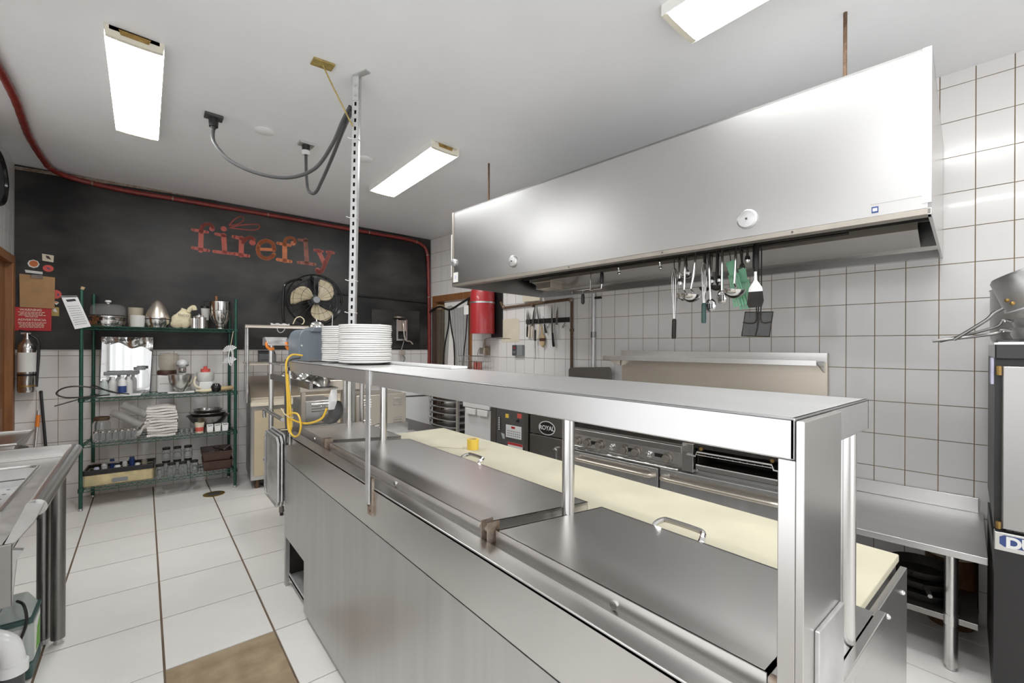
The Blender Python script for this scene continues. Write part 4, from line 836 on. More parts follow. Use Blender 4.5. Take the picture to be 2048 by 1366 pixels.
part(ov, 'shelf_stiffener', M().box(.86, .96, PY0 + .02, 3.08, 1.46, 1.494), 'steel')
for y in (.265, 1.018, 2.495, 3.06):
    p = part(t, 'post', M().cyl((1.085, y, .99), (1.085, y, 1.494), .0205, n=24), 'steel')
    part(p, 'foot_ring', M().lathe([(.024, 0), (.024, .006), (.0195, .010)], (1.085, y, .995), 18), 'chrome')
# front straps
s = part(t, 'strap', M().box(PX - .026, PX - .019, 1.762, 1.80, .955, 1.503), 'alum', bev=.001)
b = part(t, 'strap_plate', M().box(PX - .014, PX - .003, 1.757, 1.805, .905, 1.06), 'rusty_steel', bev=.002)
part(b, 'screw', M().cyl((PX - .014, 1.78, 1.04), (PX - .018, 1.78, 1.04), .006, n=8).cyl((PX - .014, 1.78, 1.0), (PX - .018, 1.78, 1.0), .006, n=8).cyl((PX - .014, 1.79, .945), (PX - .018, 1.79, .945), .006, n=8).cyl((PX - .014, 1.775, .925), (PX - .018, 1.775, .925), .006, n=8), 'rust')
part(t, 'strap', M().box(PX - .020, PX - .012, 3.075, 3.102, .97, 1.46), 'steel')
# angle post at the near end
ap = part(t, 'angle_post', M().box(.708, .880, PY0 - .022, PY0 - .011, .45, 1.497).box(.708, .714, PY0 - .011, PY0 + .012, .45, 1.44), 'steel_v', bev=.0015)
pb = part(t, 'post_plate', M().box(.752, .872, PY0 - .029, PY0 - .022, .5, 1.19), 'alum', bev=.002)
part(pb, 'bolt', M().lathe([(.016, 0), (.016, .0015), (.010, .002), (.008, .007), (.001, .009)], (.80, PY0 - .029, 1.02), 14, Matrix.Rotation(PI / 2, 3, 'X')), 'brass')

# cutting board and things on the prep table
solo('cutting_board', 'long cream plastic cutting board along the prep table', 'cutting board', M().box(1.225, 1.768, .292, 2.965, .952, .976), 'cream_board', p=(1.5, 1.6, .952), bev=.004)
t = thing('tape_roll', 'roll of yellow tape standing on the cream cutting board', 'tape', 'W', (1.545, 2.24, .976))
part(t, 'roll', M().lathe([(.026, 0), (.036, 0), (.036, .062), (.026, .062), (.026, 0)], (1.545, 2.24, .976), 28, cap=False), 'yellow_tape')
part(t, 'core', M().lathe([(.023, .001), (.026, .001), (.026, .061), (.023, .061), (.023, .001)], (1.545, 2.24, .976), 24, cap=False), 'box_cream')
solo('elastic_band', 'thin loose yellow band lying on the cream cutting board', 'band', M().tube(smooth_path([(1.50, 2.28, .9785), (1.44, 2.36, .9785), (1.37, 2.45, .9785), (1.30, 2.60, .9785)]), .0022, 5), 'cream', p=(1.4, 2.4, .977))

# plates on the overshelf
def plate_profile(r): return [(.001, .004), (r * .55, .004), (r * .62, .005), (r * .985, .0125), (r * 1.0, .0145), (r, .0205), (r * .985, .0215), (r * .62, .010), (r * .55, .008), (.001, .008)]
pl0 = None; PR = .138
for (x, y, n0, lab, g) in ((.925, 2.365, 18, 'in the stack nearer the flat strap', 'plates in the near stack'), (.925, 2.655, 18, 'in the stack beside the grey machine', 'plates in the far stack')):
    for k in range(n0):
        z = 1.5005 + k * .0112
        if pl0 is None:
            pl0 = solo('plate', 'round white china plate, ' + from_top(k, n0) + ' ' + lab, 'plate', M().lathe([(r_, z_ + 0) for r_, z_ in plate_profile(PR)], (x, y, z), 40), 'white_china', p=(x, y, z), group=g)
        else:
            o = pl0.copy(); C.objects.link(o); o.location = (x + random.uniform(-.003, .003), y + random.uniform(-.003, .003), z); o['label'] = 'round white china plate, ' + from_top(k, n0) + ' ' + lab; o['group'] = g
            o.rotation_euler = (random.uniform(-.006, .006), random.uniform(-.006, .006), 0)
solo('white_tray', 'thin white board lying along the cook side of the overshelf', 'board', M().box(1.03, 1.115, 1.66, 2.60, 1.5005, 1.512), 'white_plastic', p=(1.06, 2.1, 1.5005), bev=.003)
solo('dark_tray', 'thin dark tray under the plates on the overshelf', 'tray', M().box(.76, 1.0, 2.83, 3.09, 1.5005, 1.509), 'dark_grey', p=(.88, 2.95, 1.5005), bev=.003)

# plating stand beyond the prep table
t = thing('plating_stand', 'steel tube stand with shelf and rail beyond the prep table', 'stand', 'W', (.95, 3.6, 0))
for (x, y) in ((.745, 3.77), (1.30, 3.77), (1.30, 3.40)):
    part(t, 'post', M().cyl((x, y, 0 if x > 1 else .60), (x, y, 1.60), .017, n=14), 'steel_v')
part(t, 'shelf', M().box(.72, 1.33, 3.36, 3.80, 1.462, 1.474), 'steel', bev=.003)
part(t, 'lower_shelf', M().box(.72, 1.33, 3.32, 3.84, .93, .95), 'steel_dark', bev=.003)
part(t, 'towel_rail', M().tube(smooth_path([(.725, 3.90, 1.04), (.722, 3.895, 1.09), (.72, 3.85, 1.108), (.72, 3.55, 1.105), (.722, 3.30, 1.10)], 5), .014, 10), 'steel')
part(t, 'shelf_arm', M().prism([(.735, 3.86, 1.385), (.735, 3.86, 1.345), (.735, 2.72, 1.345), (.735, 2.72, 1.385)], (.02, 0, 0)).box(.755, .90, 2.72, 3.86, 1.345, 1.352), 'steel_dark', bev=.002)
t = thing('heat_lamp', 'grey strip lamp with orange end clips on the stand post', 'lamp', 'W', (.83, 3.9, 1.6))
part(t, 'shade', M().prism([(.70, 3.86, 1.60), (.70, 3.86, 1.66), (.715, 3.84, 1.665), (.715, 3.70, 1.60)], (.16, .02, 0)), 'alum', bev=.004)
part(t, 'housing', M().box(.86, 1.20, 3.74, 3.86, 1.60, 1.655), 'dark_grey', bev=.008)
part(t, 'clip', M().tube(smooth_path([(.715, 3.77, 1.622), (.715, 3.75, 1.59), (.735, 3.74, 1.572), (.755, 3.74, 1.58)], 4), .012, 6), 'orange')
part(t, 'clip', M().tube(smooth_path([(.845, 3.75, 1.622), (.845, 3.73, 1.585), (.87, 3.72, 1.572), (.90, 3.73, 1.60)], 4), .012, 6), 'orange')
t = thing('grey_machine', 'blue-grey plastic countertop machine with rounded hood behind the plates', 'machine', 'W', (1.02, 3.58, 1.475))
part(t, 'shell', M().prism([(.85, 3.42, 1.475), (.85, 3.42, 1.66), (.87, 3.43, 1.70), (.90, 3.44, 1.72), (1.22, 3.44, 1.72), (1.22, 3.42, 1.475)], (0, .30, 0)), 'slate_plastic', bev=.012)
part(t, 'hood', M().prism([(.93, 3.40, 1.70), (.95, 3.40, 1.735), (1.2, 3.40, 1.735), (1.2, 3.40, 1.70)], (0, .26, 0)), 'slate_plastic', bev=.008)
part(t, 'button', M().lathe([(.007, 0), (.006, .006), (.001, .007)], (.87, 3.42, 1.60), 10, Matrix.Rotation(PI / 2, 3, 'X')), 'paper')
t = thing('service_bell', 'round chrome service bell on the blue-grey machine', 'bell', 'W', (1.0, 3.52, 1.736))
part(t, 'dome', M().lathe([(.055, 0), (.052, .018), (.04, .034), (.02, .043), (.001, .045)], (1.0, 3.52, 1.738), 24), 'chrome')
part(t, 'plunger', M().cyl((1.0, 3.52, 1.78), (1.0, 3.52, 1.80), .005, n=8), 'chrome')
# chrome bowls under the overshelf
for k, (x, y) in enumerate(((.815, 3.56), (.835, 3.22), (.835, 3.0), (.835, 2.84))):
    solo('chrome_bowl', ('upturned chrome bowl on the stand arm beside the post', 'upturned chrome bowl beside the yellow cord', 'upturned chrome bowl between cord and outlet box', 'upturned chrome bowl beside the white outlet box')[k], 'bowl', M().lathe([(.058, 0), (.060, .004), (.054, .03), (.036, .052), (.02, .058), (.018, .064), (.001, .064)], (x, y, 1.3525), 24), 'chrome', p=(x, y, 1.3525), group='chrome bowls under the overshelf')
# yellow extension cord and outlet box
t = thing('extension_cord', 'bundled yellow extension cord hanging from the overshelf end', 'cord', 'W', (.70, 3.05, 1.5))
cp_ = [(.80, 3.12, 1.535), (.74, 3.13, 1.54), (.700, 3.10, 1.50), (.690, 3.06, 1.42), (.692, 3.04, 1.25), (.694, 3.02, 1.10), (.696, 3.0, 1.075), (.69, 2.98, 1.10), (.688, 3.0, 1.3), (.69, 3.02, 1.36), (.69, 2.99, 1.2), (.685, 2.95, 1.09), (.69, 2.87, 1.06), (.69, 2.76, 1.09), (.69, 2.72, 1.15), (.69, 2.78, 1.20), (.69, 2.93, 1.19), (.69, 2.99, 1.16), (.70, 2.85, 1.15), (.71, 2.65, 1.165), (.73, 2.48, 1.21), (.74, 2.42, 1.27)]
part(t, 'cord', M().tube(smooth_path(cp_, 6), .006, 7), 'yellow_cord')
part(t, 'loop', M().tube(smooth_path([(.692, 3.05, 1.42), (.688, 3.02, 1.3), (.686, 3.0, 1.12), (.690, 2.97, 1.07), (.694, 2.95, 1.12), (.692, 2.99, 1.3), (.694, 3.05, 1.42)], 5), .006, 7), 'yellow_cord')
part(t, 'cable_tie', M().tube([(.68, 2.93, 1.165), (.68, 3.05, 1.17), (.70, 3.05, 1.17), (.70, 2.93, 1.165)], .003, 5, closed=True).tube([(.68, 3.05, 1.17), (.675, 3.12, 1.20)], .003, 5).tube([(.68, 2.98, 1.085), (.675, 3.14, 1.06)], .003, 5), 'cotton')
part(t, 'black_cord', M().tube(smooth_path([(.79, 3.13, 1.52), (.72, 3.14, 1.50), (.695, 3.10, 1.40), (.692, 3.09, 1.2), (.70, 3.10, 1.05), (.72, 3.2, .95)]), .007, 6), 'dark_grey')
ob = part(t, 'outlet_box', M().hexa([tuple(Vector((.745, 2.34, 1.325)) + Vector((a * .016, b * .022, c * .032 - b * .024))) for a, b, c in ((-1, -1, -1), (1, -1, -1), (1, 1, -1), (-1, 1, -1), (-1, -1, 1), (1, -1, 1), (1, 1, 1), (-1, 1, 1))]), 'white_plastic', bev=.004)
solo('rubber_glove', 'dark rubber glove draped below the white outlet box', 'glove', M().tube(smooth_path([(.80, 2.44, 1.30), (.80, 2.46, 1.24), (.80, 2.56, 1.19), (.80, 2.70, 1.185)]), [.02, .024, .028, .032, .034, .036, .038, .038, .036, .034, .032, .030, .028, .026, .024, .022, .02, .016, .01][:19], 10), 'dark_grey', p=(.8, 2.5, 1.2))
# hanging sheet pans
for k in range(3):
    x = .70 - k * .0 + k * .022
    g = thing('sheet_pan', ('aluminium sheet pan hanging outermost at the prep table end', 'middle aluminium sheet pan hanging at the prep table end', 'innermost aluminium sheet pan hanging at the prep table end')[k], 'sheet pan', 'W', (x, 3.5, .55), 'hanging sheet pans')
    y0, y1, z0, z1 = 3.285, 3.70 + k * .012, .515, .975 + k * .008
    r = .04
    def rr(d, xx): return [(xx, y0 + r, z0 + d), (xx, y1 - r, z0 + d), (xx, y1 - d, z0 + r), (xx, y1 - d, z1 - r), (xx, y1 - r, z1 - d), (xx, y0 + r, z1 - d), (xx, y0 + d, z1 - r), (xx, y0 + d, z0 + r)]
    part(g, 'pan', M().prism(rr(.012, x), (.003, 0, 0)), 'alum')
    part(g, 'rim', M().tube(rr(0, x - .006), .008, 8, closed=True), 'alum')

# far table behind the stand with toasters
t = thing('side_table', 'steel side table beyond the prep table carrying louvred toasters', 'table', 'W', (1.65, 4.15, 0))
part(t, 'top', M().box(.98, 2.30, 3.82, 4.66, .755, .785), 'steel_dark', bev=.004)
for x in (1.005, 2.25):
    for y in (3.87, 4.62):
        l = part(t, 'leg', M().cyl((x, y, .03), (x, y, .755), .022, n=12), 'steel_dark')
        part(l, 'foot', M().cyl((x, y, 0), (x, y, .05), .015, n=8), 'soot_and_shade')
part(t, 'undershelf', M().box(1.0, 2.26, 3.87, 4.62, .3, .32), 'steel_dark')
part(t, 'upright', M().box(1.36, 1.40, 4.0, 4.04, .785, 1.30).box(1.02, 1.05, 4.0, 4.04, .785, 1.30), 'steel_warm')
part(t, 'top_bar', M().box(1.0, 1.62, 3.97, 4.06, 1.21, 1.30), 'steel_warm', bev=.004)
part(t, 'hook_bar', M().tube(smooth_path([(2.05, 3.82, .77), (2.08, 3.78, .78), (2.16, 3.76, .785), (2.2, 3.79, .78), (2.15, 3.83, .775)]), .008, 6), 'black')
def toaster(x0, x1, y0, z1, label, mt):
    g = thing('toaster', label, 'toaster', 'W', ((x0 + x1) / 2, y0 + .2, .785), 'louvred toasters')
    part(g, 'case', M().box(x0, x1, y0, y0 + .42, .81, z1), mt, bev=.006)
    for xx in (x0 + .05, x1 - .13):
        for zz in (.86, .86 + (z1 - .86) * .62):
            for k in range(4): part(g, 'louvre', M().prism([(xx, y0 - .0, zz + k * .022), (xx, y0 - .007, zz + k * .022 + .003), (xx, y0, zz + k * .022 + .010)], (.085, 0, 0)), 'steel')
    for xx in (x0 + .03, x1 - .05): part(g, 'foot', M().box(xx, xx + .02, y0 + .01, y0 + .40, .785, .81), 'black')
toaster(1.45, 1.93, 3.92, 1.155, 'steel louvred toaster at the cutting board end of the side table', 'steel_warm')
toaster(1.07, 1.34, 4.08, 1.12, 'dark louvred toaster beside the slotted post', 'steel_v')
t = thing('white_freezer', 'low white enamel freezer standing in front of the tiled corner', 'freezer', 'B', (3.75, -.4, 0))
part(t, 'body', M().box(3.45, 4.15, -.75, -.08, .05, .93), 'white_enamel', bev=.008)
part(t, 'top', M().box(3.44, 4.16, -.76, -.07, .94, 1.0), 'white_enamel', bev=.008)
part(t, 'edge_trim', M().box(3.445, 4.155, -.755, -.75, .928, .942), 'dark_grey')

# ================================================================== BACK WALL: lettering, signs, fan
LET = {'f': [([(1.522, 2.947), (1.517, 2.716)], 0.045), ([(1.522, 2.931), (1.53, 2.995), (1.569, 3.035), (1.616, 3.035), (1.637, 3.003)], 0.032), ([(1.627, 2.988)], 0.057), ([(1.441, 2.949), (1.581, 2.942)], 0.031), ([(1.441, 2.739), (1.591, 2.724)], 0.032)],
'i': [([(1.745, 3.006)], 0.063), ([(1.744, 2.93), (1.756, 2.724)], 0.047), ([(1.667, 2.932), (1.755, 2.922)], 0.033), ([(1.649, 2.722), (1.814, 2.716)], 0.033)],
'r': [([(1.846, 2.927), (1.933, 2.913)], 0.037), ([(1.93, 2.92), (1.925, 2.71)], 0.049), ([(1.847, 2.718), (2.003, 2.709)], 0.035), ([(1.943, 2.867), (1.977, 2.915), (2.026, 2.942), (2.06, 2.92)], 0.035), ([(2.046, 2.881)], 0.072)],
'e': [([(2.284, 2.818), (2.269, 2.896), (2.199, 2.924), (2.13, 2.886), (2.104, 2.807), (2.129, 2.728), (2.2, 2.699), (2.261, 2.73), (2.282, 2.761)], 0.042), ([(2.108, 2.807), (2.289, 2.822)], 0.035)],
'f2': [([(2.406, 2.911), (2.407, 2.695)], 0.05), ([(2.406, 2.899), (2.416, 2.967), (2.464, 3.001), (2.514, 2.992), (2.527, 2.951)], 0.032), ([(2.505, 2.933)], 0.06), ([(2.328, 2.911), (2.467, 2.901)], 0.034), ([(2.326, 2.702), (2.477, 2.692)], 0.038)],
'l': [([(2.654, 2.997), (2.669, 2.694)], 0.049), ([(2.572, 2.988), (2.658, 2.988)], 0.031), ([(2.57, 2.693), (2.766, 2.686)], 0.038)],
'y': [([(2.765, 2.877), (2.86, 2.871)], 0.032), ([(2.922, 2.873), (3.005, 2.87)], 0.033), ([(2.813, 2.872), (2.886, 2.718)], 0.051), ([(2.961, 2.871), (2.891, 2.693), (2.849, 2.595)], 0.045), ([(2.861, 2.612), (2.82, 2.581), (2.797, 2.608)], 0.043), ([(2.801, 2.615)], 0.062)],
'w1': [([(1.799, 3.056), (1.85, 3.132), (1.908, 3.18), (1.947, 3.174), (1.937, 3.129), (1.879, 3.081), (1.799, 3.056)], 0.012)],
'w2': [([(1.802, 3.028), (1.918, 3.078), (2.057, 3.111), (2.115, 3.109), (2.119, 3.073), (2.057, 3.038), (1.938, 3.029), (1.802, 3.028)], 0.013)]}
YL = -.0065
def stroke(m, pts, w):
    r = w / 2
    if len(pts) > 2: pts = [(p.x, p.y) for p in [Vector(q) for q in smooth_path([(a, b, 0) for a, b in pts], 5)]]
    for (a, b) in pts: m.prism([(a + r * math.cos(2 * PI * k / 14), YL, b + r * math.sin(2 * PI * k / 14)) for k in range(14)], (0, .0024, 0))
    for (p, q) in zip(pts, pts[1:]):
        d_ = Vector((q[0] - p[0], q[1] - p[1])); L = d_.length
        if L < 1e-6: continue
        n_ = Vector((-d_.y, d_.x)) / L * r
        m.prism([(p[0] + n_.x, YL, p[1] + n_.y), (q[0] + n_.x, YL, q[1] + n_.y), (q[0] - n_.x, YL, q[1] - n_.y), (p[0] - n_.x, YL, p[1] - n_.y)], (0, .0024, 0))
for k, strokes in LET.items():
    m = M()
    for pts, w in strokes: stroke(m, pts, w * (1.12 if len(pts) > 1 and w > .02 else 1))
    part(wb, 'painted_wing' if k in ('w1', 'w2') else 'painted_letter', m, {'e': 'letter_orange', 'f2': 'letter_orange', 'l': 'letter_faded'}.get(k, 'letter_red'), smooth=False, label='red painted insect wing outline' if k in ('w1', 'w2') else 'painted slab-serif letter ' + k[0])
FB = lambda x, z, y=-.008: face_mtx((x, y, z), (1, 0, 0), (0, 0, 1))
t = thing('warning_sign', 'red warning sign in two languages above the fire extinguisher', 'sign', 'B', (.13, -.01, 1.74))
part(t, 'board', M().box(-.0, .272, -.016, -.006, 1.735, 1.97), 'red_sign', bev=.004)
text_part(t, 'sign_text', 'WARNING', .032, 'cream', FB(.125, 1.945, -.0168), bold=.0006)
text_part(t, 'sign_text', 'ADVERTENCIA', .030, 'cream', FB(.135, 1.845, -.0168), bold=.0006)
m = M()
for z, w in ((1.922, .2), (1.907, .17), (1.892, .19), (1.877, .1), (1.818, .2), (1.803, .19), (1.788, .17), (1.773, .18)):
    x = .135 - w / 2
    while x < .135 + w / 2 - .01:
        l = random.uniform(.012, .03); m.box(x, min(x + l, .135 + w / 2), -.0168, -.016, z - .0035, z + .0035); x += l + .005
part(t, 'small_print', m, 'cream')
t = thing('clipboard', 'brown hardboard clipboard hanging over the red warning sign', 'clipboard', 'B', (.17, -.02, 1.97))
part(t, 'board', M().prism([(.045, -.024, 2.30), (.298, -.024, 2.285), (.296, -.024, 1.965), (.05, -.024, 1.97)], (0, .005, 0)), 'hardboard', bev=.001)
part(t, 'clip', M().box(.13, .215, -.034, -.024, 2.265, 2.292).cyl((.135, -.03, 2.292), (.21, -.03, 2.292), .006, n=8), 'chrome')
def sticker(pts, mt, label, mark=None, mm_=None, y=-.008):
    t = thing('sticker', label, 'sticker', 'B', (pts[0][0], y, pts[0][1]), 'stickers around the clipboard')
    part(t, 'sheet', M().prism([(a, y, b) for a, b in pts], (0, .002, 0)), mt)
    if mark: part(t, 'print', M().prism([(a, y - .001, b) for a, b in mark], (0, .001, 0)), mm_)
ring = lambda x, z, a, b, n=20: [(x + a * math.cos(2 * PI * i / n), z + b * math.sin(2 * PI * i / n)) for i in range(n)]
sticker([(.20, 2.52), (.285, 2.51), (.283, 2.44), (.203, 2.45)], 'cream', 'cream rectangular sticker at the top of the sticker group', [(.225, 2.505), (.25, 2.50), (.268, 2.465), (.235, 2.475)], 'brown_plastic')
sticker(ring(.245, 2.375, .04, .035), 'pink', 'round coral sticker above the clipboard', [(.23, 2.39), (.255, 2.375), (.262, 2.36), (.24, 2.37)], 'blue')
sticker(ring(.302, 2.115, .042, .045), 'pink', 'round coral sticker half hidden behind the clipboard', [(.315, 2.125), (.328, 2.115), (.322, 2.10), (.31, 2.105)], 'blue', -.0075)
sticker(ring(.14, 2.41, .043, .042, 8) + [], 'paper', 'white-edged rosette sticker above the clipboard', ring(.142, 2.412, .033, .033, 8), 'letter_orange')
sticker([(.08, 2.345), (.205, 2.335), (.205, 2.31), (.085, 2.318)], 'paper', 'narrow white strip sticker just above the clipboard')
sticker([(.262, 1.985), (.325, 1.982), (.327, 1.89), (.265, 1.893)], 'yellow_plate', 'yellow patterned square sticker beside the warning sign', [(.275, 1.965), (.30, 1.97), (.315, 1.93), (.29, 1.935)], 'paper')
sticker([(.285, 2.035), (.305, 2.045), (.325, 2.03), (.305, 2.005)], 'paper', 'small white flower sticker beside the clipboard edge', [(.29, 2.033), (.305, 2.042), (.318, 2.03), (.305, 2.024)], 'letter_orange')
# fire extinguisher
t = thing('fire_extinguisher', 'polished steel fire extinguisher hanging on the back wall', 'fire extinguisher', 'B', (.125, -.12, 1.14))
part(t, 'tank', M().lathe([(.001, 1.13), (.06, 1.13), (.066, 1.15), (.066, 1.55), (.058, 1.60), (.035, 1.63), (.024, 1.66), (.001, 1.66)], (.125, -.12, 0), 28), 'chrome')
part(t, 'label', M().lathe([(.0668, 1.33), (.0668, 1.52)], (.125, -.12, 0), 28, cap=False), 'paper')
part(t, 'valve', M().cyl((.125, -.12, 1.66), (.125, -.12, 1.71), .02).box(.085, .155, -.135, -.105, 1.70, 1.715), 'chrome')
part(t, 'lever', M().prism([(.07, -.13, 1.735), (.17, -.13, 1.715), (.17, -.13, 1.722), (.07, -.13, 1.745)], (0, .02, 0)), 'black')
part(t, 'hose', M().tube(smooth_path([(.15, -.13, 1.69), (.20, -.13, 1.64), (.205, -.12, 1.5), (.195, -.12, 1.3), (.19, -.12, 1.18)]), .012, 8), 'black')
part(t, 'strap', M().lathe([(.0675, 1.29), (.0675, 1.31)], (.125, -.12, 0), 24, cap=False), 'black')
part(t, 'wall_bracket', M().box(.06, .10, -.06, -.006, 1.15, 1.6), 'wood')
part(t, 'base_band', M().lathe([(.0672, 1.185), (.0672, 1.20)], (.125, -.12, 0), 24, cap=False), 'brass')
# broom handles
for (x0, z0, x1, z1, r, mt, lab) in ((.20, 1.12, .30, .0, .012, 'black', 'black broom handle leaning on the back wall'), (.185, .93, .15, .0, .012, 'alum', 'grey mop handle with an orange collar leaning on the back wall')):
    t = thing('broom_handle', lab, 'handle', 'B', (x1, -.1, 0))
    part(t, 'pole', M().tube([(x0, -.02, z0), (x1, -.14, z1)], r, 8), mt)
    if mt == 'alum': part(t, 'collar', M().tube([(x0 - .0015, -.026, z0 - .04), (x0 - .006, -.042, z0 - .16)], .016, 8), 'orange')
    else: part(t, 'tip', M().ball((x0, -.02, z0), .014), 'black')
# fan
FX, FY, FZ, FRd = 2.715, -.36, 2.175, .325
t = thing('wall_fan', 'black caged fan with three beige blades on the back shelf', 'fan', 'B', (FX, FY, 1.84))
RB = Matrix.Rotation(PI / 2, 3, 'X')
def ringp(r, y, n=36): return [(FX + r * math.cos(2 * PI * i / n), y, FZ + r * math.sin(2 * PI * i / n)) for i in range(n)]
m = M()
for r, y in ((FRd, FY), (FRd, FY + .08), (FRd * .82, FY - .05), (FRd * .55, FY - .075), (FRd * .82, FY + .12)): m.tube(ringp(r, y), .006 if r == FRd else .0022, 5, closed=True)
for k in range(22):
    a = 2 * PI * k / 22; c_, s_ = math.cos(a), math.sin(a)
    m.tube([(FX + c_ * r, y, FZ + s_ * r) for r, y in ((.06, FY - .085), (FRd * .55, FY - .075), (FRd * .82, FY - .05), (FRd, FY), (FRd, FY + .08), (FRd * .82, FY + .12), (.08, FY + .13))], .0018, 4)
part(t, 'cage', m, 'black_gloss')
for k, a0 in enumerate((.55, 2.55, 4.85)):
    def bl(u, v, a0=a0):
        r = .05 + .235 * u; wdt = .36 + .30 * math.sin(PI * min(1, u * .8 + .1))
        a = a0 + .55 * u * u + (v - .5) * 2 * wdt * (1.0 - .18 * u - .55 * max(0, u - .8) / .2 * abs(v - .5)); y = FY + .02 + (v - .5) * .05
        return (FX + r * math.cos(a), y, FZ + r * math.sin(a))
    b_ = part(t, 'blade', M().wavy(10, 8, bl), 'fan_blade')
    sm = b_.modifiers.new('thick', 'SOLIDIFY'); sm.thickness = .004
hb = part(t, 'hub', M().lathe([(.001, -.03), (.045, -.03), (.052, -.02), (.052, .05), (.001, .05)], (FX, FY - .02, FZ), 24, Matrix.Rotation(-PI / 2, 3, 'X')), 'dark_grey')
part(hb, 'hub_badge', M().lathe([(.001, 0), (.04, 0), (.04, .004), (.001, .004)], (FX, FY - .086, FZ), 24, Matrix.Rotation(-PI / 2, 3, 'X')), 'mid_grey')
part(t, 'motor', M().lathe([(.08, 0), (.085, .02), (.08, .14), (.04, .16), (.001, .16)], (FX, FY + .08, FZ), 20, Matrix.Rotation(-PI / 2, 3, 'X')), 'black')
part(t, 'yoke', M().tube(smooth_path([(FX - .33, FY + .05, 1.84), (FX - .36, FY + .04, 1.95), (FX - .355, FY + .04, 2.25), (FX - .33, FY + .04, 2.36), (FX - .22, FY + .05, 2.42), (FX - .15, FY + .08, 2.43)], 5), .015, 8), 'black_gloss')
part(t, 'foot', M().tube(smooth_path([(FX - .34, FY - .10, 1.85), (FX - .30, FY - .12, 1.848), (FX + .1, FY - .12, 1.848), (FX + .3, FY + .05, 1.85)], 5), .012, 8), 'black_gloss')
part(t, 'wall_arm', M().box(FX + .0, FX + .07, FY + .2, -.006, 2.44, 2.52).box(FX + .01, FX + .06, FY + .17, FY + .22, 2.2, 2.5), 'black')
part(t, 'cord_loop', M().tube(smooth_path([(FX - .27, FY - .1, 1.86), (FX - .24, FY - .12, 1.93), (FX - .19, FY - .12, 1.95), (FX - .15, FY - .12, 1.91), (FX - .17, FY - .12, 1.86), (FX - .22, FY - .1, 1.85)]), .007, 6), 'cotton')
part(t, 'switch_lever', M().cyl((FX + .18, FY - .1, 1.85), (FX + .185, FY - .1, 1.99), .006, n=6), 'alum')
# black conduit, backing board and fry cutter
solo('wall_conduit', 'thin black pipe crossing the black wall behind the slotted post', 'pipe', M().tube([(3.05, -.02, 2.315), (3.6, -.02, 2.30), (4.36, -.02, 2.265)], .012, 8), 'black', 'B', (3.05, -.02, 2.3))
t = thing('fry_cutter', 'wall mounted steel fry cutter on a black backing board', 'fry cutter', 'B', (3.9, -.02, 1.6))
part(t, 'backing_board', M().box(3.52, 4.25, -.022, -.006, 1.565, 2.13), 'black_paint', bev=.003)
part(t, 'frame', M().box(3.86, 3.885, -.10, -.022, 1.70, 1.99).box(4.0, 4.025, -.10, -.022, 1.70, 1.99).box(3.86, 4.025, -.10, -.022, 1.68, 1.705), 'steel')
part(t, 'grid_block', M().box(3.885, 4.0, -.09, -.03, 1.82, 1.98), 'steel_warm')
part(t, 'handle', M().tube(smooth_path([(3.95, -.10, 1.98), (3.95, -.14, 1.9), (3.96, -.15, 1.75), (3.99, -.15, 1.68), (4.05, -.15, 1.67), (4.09, -.15, 1.63)]), .010, 8), 'steel_warm')
part(t, 'top_plate', M().lathe([(.001, 0), (.08, 0), (.08, .02), (.001, .025)], (3.90, -.09, 2.01), 16), 'rusty_steel')
part(t, 'hanging_cord', M().tube(smooth_path([(3.97, -.1, 1.67), (3.95, -.1, 1.6), (3.93, -.1, 1.52), (3.96, -.1, 1.46), (3.99, -.1, 1.42), (3.96, -.1, 1.36)]), .007, 6), 'steel_dark')
part(t, 'plug', M().box(3.90, 3.99, -.12, -.08, 1.47, 1.53), 'steel_warm', bev=.006)
# round rim on the side wall
t = thing('wall_clock', 'dark round framed dial high on the tiled side wall', 'clock', 'W', (-.99, 5.72, 3.0))
part(t, 'rim', M().tube([(-.975, 5.72 + .33 * math.cos(2 * PI * i / 40), 3.03 + .22 * math.sin(2 * PI * i / 40)) for i in range(40)], .022, 8, closed=True), 'black_gloss')
part(t, 'dial', M().prism([(-.985, 5.72 + .32 * math.cos(2 * PI * i / 40), 3.03 + .21 * math.sin(2 * PI * i / 40)) for i in range(40)], (.006, 0, 0)), 'dark_grey')

# ---- refrigerated counter with double overshelf against the back wall
t = thing('sandwich_counter', 'stainless refrigerated counter with double overshelf under the fan', 'counter', 'B', (2.6, -.4, 0))
part(t, 'body', M().box(1.99, 3.35, -.72, -.06, .10, .93), 'steel_v')
part(t, 'side_panel', M().prism([(1.985, -.74, .10), (1.985, -.06, .10), (1.985, -.06, 1.16), (1.985, -.42, 1.16), (1.985, -.74, .95)], (.008, 0, 0)), 'steel_dark')
for x0, x1 in ((2.02, 2.66), (2.68, 3.32)):
    dd = part(t, 'door', M().box(x0, x1, -.765, -.72, .15, .88), 'tan_reflection', bev=.008)
    part(dd, 'badge', M().prism([(x0 + .16 + .07 * math.cos(2 * PI * i / 20), -.766, .33 + .035 * math.sin(2 * PI * i / 20)) for i in range(20)], (0, -.003, 0)), 'blue')
part(t, 'worktop', M().box(1.985, 3.36, -.80, -.40, .93, .965), 'cream', bev=.004)
part(t, 'slanted_lid', M().prism([(1.99, -.42, .965), (1.99, -.06, 1.20), (1.99, -.06, 1.22), (1.99, -.42, .985)], (1.36, 0, 0)), 'steel_warm', bev=.003)
part(t, 'kick', M().box(2.03, 3.32, -.68, -.1, .05, .10), 'soot_and_shade')
for x in (2.06, 3.28):
    for y in (-.66, -.14): part(t, 'foot', M().cyl((x, y, 0), (x, y, .10), .025, n=10), 'rust')
